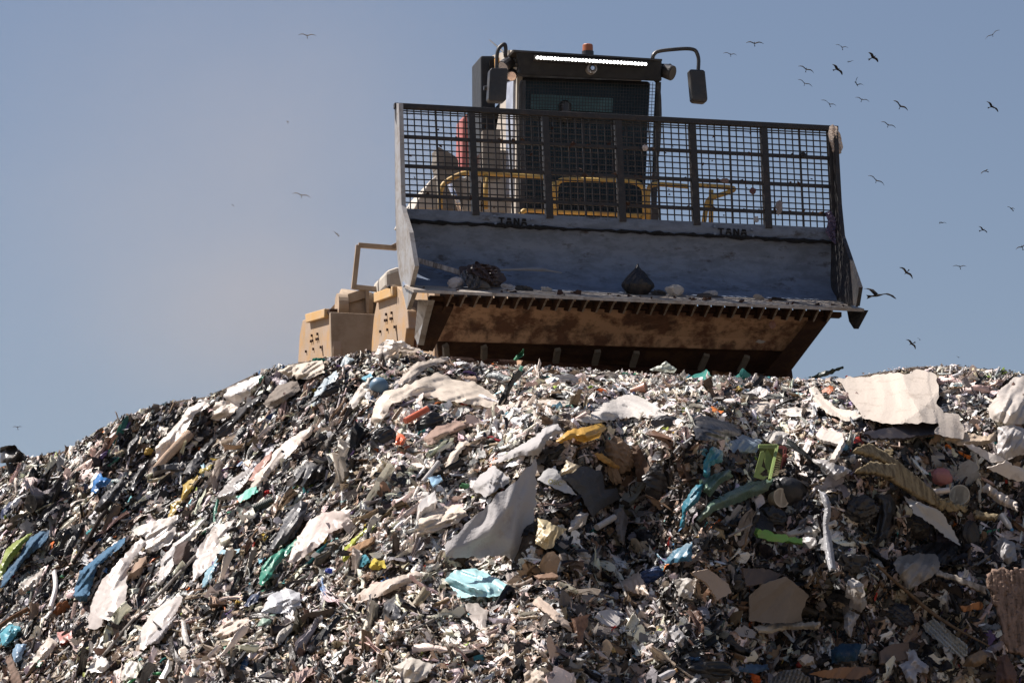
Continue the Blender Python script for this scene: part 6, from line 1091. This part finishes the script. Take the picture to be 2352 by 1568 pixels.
def birds():
    B = [(11, (320, 208), (255, 205), (390, 212), (.1, 1), 300, .25, 22, 'dark bird gliding wings level, the one nearest above the right mirror arm'), (11, (140, 291), (82, 283), (187, 298), (.1, 1), 380, .2, 16, 'thin grey bird just right of the cab roof, lowest above the mirror'),
     (11, (980, 238), (930, 218), (1027, 243), (.3, 1), 330, .2, 20, 'bird with one raised wing at the top of the flock'), (11, (1215, 312), (1180, 275), (1252, 350), (-1, .55), 260, .75, 38, 'broad-winged bird seen from below at the top right of the flock'),
     (11, (1042, 345), (1016, 348), (1070, 340), (-.9, .2), 420, .3, 18, 'small flat bird between the two broad-winged birds'), (11, (945, 402), (907, 365), (982, 446), (-.8, .2), 260, .7, 32, 'broad-winged dark bird in the middle of the flock'),
     (11, (710, 403), (648, 380), (768, 432), (-.2, 1), 300, .25, 22, 'bird with arched wings at the left of the flock'), (11, (1093, 520), (1100, 460), (1148, 527), (-.6, -1), 320, .3, 26, 'bird in a steep turn with its wings in an L shape'),
     (11, (698, 510), (645, 480), (757, 536), (-.2, 1), 360, .18, 16, 'thin grey bird with straight wings below the arched-winged one'), (11, (885, 665), (820, 635), (940, 684), (.4, 1), 300, .2, 22, 'bird gliding just above the right end of the screen, left of its pair'),
     (11, (1130, 632), (1078, 616), (1186, 648), (-.4, 1), 340, .2, 18, 'bird with a dipped wing right of the pair above the screen'), (11, (1418, 680), (1367, 638), (1477, 715), (-.3, 1), 290, .35, 22, 'heavy dark bird banking to the right of the flock'),
     (11, (1328, 823), (1272, 799), (1385, 846), (-.3, 1), 340, .22, 18, 'brown bird below the heavy banking one, level with the screen top'), (11, (1238, 1240), (1175, 1203), (1300, 1280), (-.2, 1), 320, .2, 18, 'slim bird alone to the right of the middle of the screen'),
     (11, (2115, 143), (2060, 180), (2172, 108), (.2, 1), 360, .15, 14, 'slim bird near the top right corner of the picture'), (11, (2110, 685), (2070, 645), (2157, 725), (-1, .3), 300, .55, 30, 'dark bird from below near the right edge, high up'),
     (11, (2060, 1170), (2028, 1190), (2085, 1158), (.8, .2), 340, .6, 24, 'brown bird near the right edge at mid height'), (12, (1196, 395), (1170, 384), (1226, 402), (.5, .5), 340, .55, 24, 'brown bird near the right edge, the lower of two'),
     (12, (718, 495), (693, 491), (746, 501), (-.9, .1), 380, .35, 22, 'small grey bird right of the blade and level with its upper band'), (12, (1000, 545), (968, 520), (1030, 567), (-.9, .3), 340, .5, 26, 'mottled bird right of the blade, below the small grey one'),
     (12, (1275, 664), (1230, 684), (1312, 650), (.3, 1), 320, .3, 22, 'bird cut by the right edge of the picture'), (12, (840, 803), (787, 802), (887, 803), (.2, 1), 340, .2, 18, 'bird with flat level wings right of the blade'),
     (12, (463, 845), (415, 808), (507, 888), (.6, -.6), 280, .45, 28, 'dark bird banking close to the right end of the blade'), (12, (262, 1003), (163, 957), (393, 1028), (-1, .15), 130, .5, 68, 'largest brown bird, flying right beside the end of the blade'),
     (12, (500, 1342), (460, 1312), (527, 1380), (.7, -.3), 300, .55, 28, 'dark bird flapping just above the right hump of waste'), (12, (555, 1310), (540, 1300), (568, 1320), (.3, 1), 420, .3, 8, 'tiny bird beside the one flapping above the right hump'), (12, (827, 1435), (813, 1430), (840, 1440), (.3, 1), 420, .3, 7, 'tiny bird low over the right hump of waste'),
     (14, (1805, 211), (1752, 208), (1860, 214), (.1, 1), 360, .2, 16, 'grey bird high in the sky left of the cab'), (14, (1690, 716), (1680, 714), (1700, 718), (.3, 1), 420, .7, 12, 'small dark bird seen end on left of the screen'), (14, (1770, 1147), (1717, 1140), (1828, 1168), (.1, 1), 360, .2, 16, 'pale grey bird fading in the dust left of the screen'),
     (14, (1368, 1206), (1358, 1203), (1378, 1209), (.5, .5), 420, .6, 10, 'small dark bird in the sky over the middle of the left slope'), (14, (1975, 1372), (1957, 1360), (1996, 1386), (.6, .6), 380, .6, 22, 'grey bird in the dust just above the rear hand rail'), (14, (290, 1264), (282, 1259), (297, 1268), (.3, 1), 420, .3, 6, 'speck of a bird far at the left'),
     (5, (120, 568), (86, 568), (150, 566), (.2, 1), 330, .25, 16, 'bird low over the heap at the far left')]
    for b in B: bird(*b[:8], b[8])
# ------------------------------------------------------------------ dust drifting behind the machine
def dust():
    c = at(560, 470, 57.); S = np.array([5.6, 5.0, 5.2]); bm = bmesh.new(); bmesh.ops.create_icosphere(bm, subdivisions=3, radius=1); V = np.array([v.co[:] for v in bm.verts]) * S + c; F = [tuple(v.index for v in f.verts) for f in bm.faces]; bm.free()
    m, nt, out = newmat('drifting_dust'); tc = nd(nt, 'ShaderNodeTexCoord')
    def puff(cen, rad, gain):
        mp = nd(nt, 'ShaderNodeMapping'); nt.links.new(tc.outputs['Object'], mp.inputs['Vector']); mp.vector_type = 'POINT'; mp.inputs['Scale'].default_value = tuple(1 / r for r in rad); mp.inputs['Location'].default_value = tuple(-q / r for q, r in zip(cen, rad))
        ln = nd(nt, 'ShaderNodeVectorMath', operation='LENGTH'); nt.links.new(mp.outputs[0], ln.inputs[0]); f = ramp(nt, ln.outputs['Value'], .0, 1., 1, 0); p_ = nd(nt, 'ShaderNodeMath', operation='POWER'); nt.links.new(f, p_.inputs[0]); p_.inputs[1].default_value = 1.5
        g = nd(nt, 'ShaderNodeMath', operation='MULTIPLY'); nt.links.new(p_.outputs[0], g.inputs[0]); g.inputs[1].default_value = gain; return g.outputs[0]
    d2 = at(690, 745, 55.) - c; a = puff((0, 0, 0), S, .105); b = puff(tuple(d2), (3.4, 3.0, 1.7), .30); ad = nd(nt, 'ShaderNodeMath', operation='ADD'); nt.links.new(a, ad.inputs[0]); nt.links.new(b, ad.inputs[1])
    mu = nd(nt, 'ShaderNodeMath', operation='MULTIPLY'); nt.links.new(ad.outputs[0], mu.inputs[0]); nt.links.new(ramp(nt, noise(nt, tc.outputs['Object'], .3, 3), .3, .75, .35, 1.), mu.inputs[1])
    pv = nd(nt, 'ShaderNodeVolumePrincipled'); pv.inputs['Color'].default_value = (.86, .75, .66, 1); pv.inputs['Anisotropy'].default_value = .1; nt.links.new(mu.outputs[0], pv.inputs['Density']); nt.links.new(pv.outputs[0], out.inputs['Volume'])
    o = mesh_obj('dust_cloud', V, F, m, origin=c); setp(o, 'thin beige dust cloud drifting left of the compactor', 'dust', kind='stuff'); SC.cycles.volume_step_rate = 4.0; SC.cycles.volume_max_steps = 64
pieces(); basket(); on_blade(); birds(); litter(); dust()
for o in SC.objects:
    for k in ('_w', '_o'):
        if k in o: del o[k]
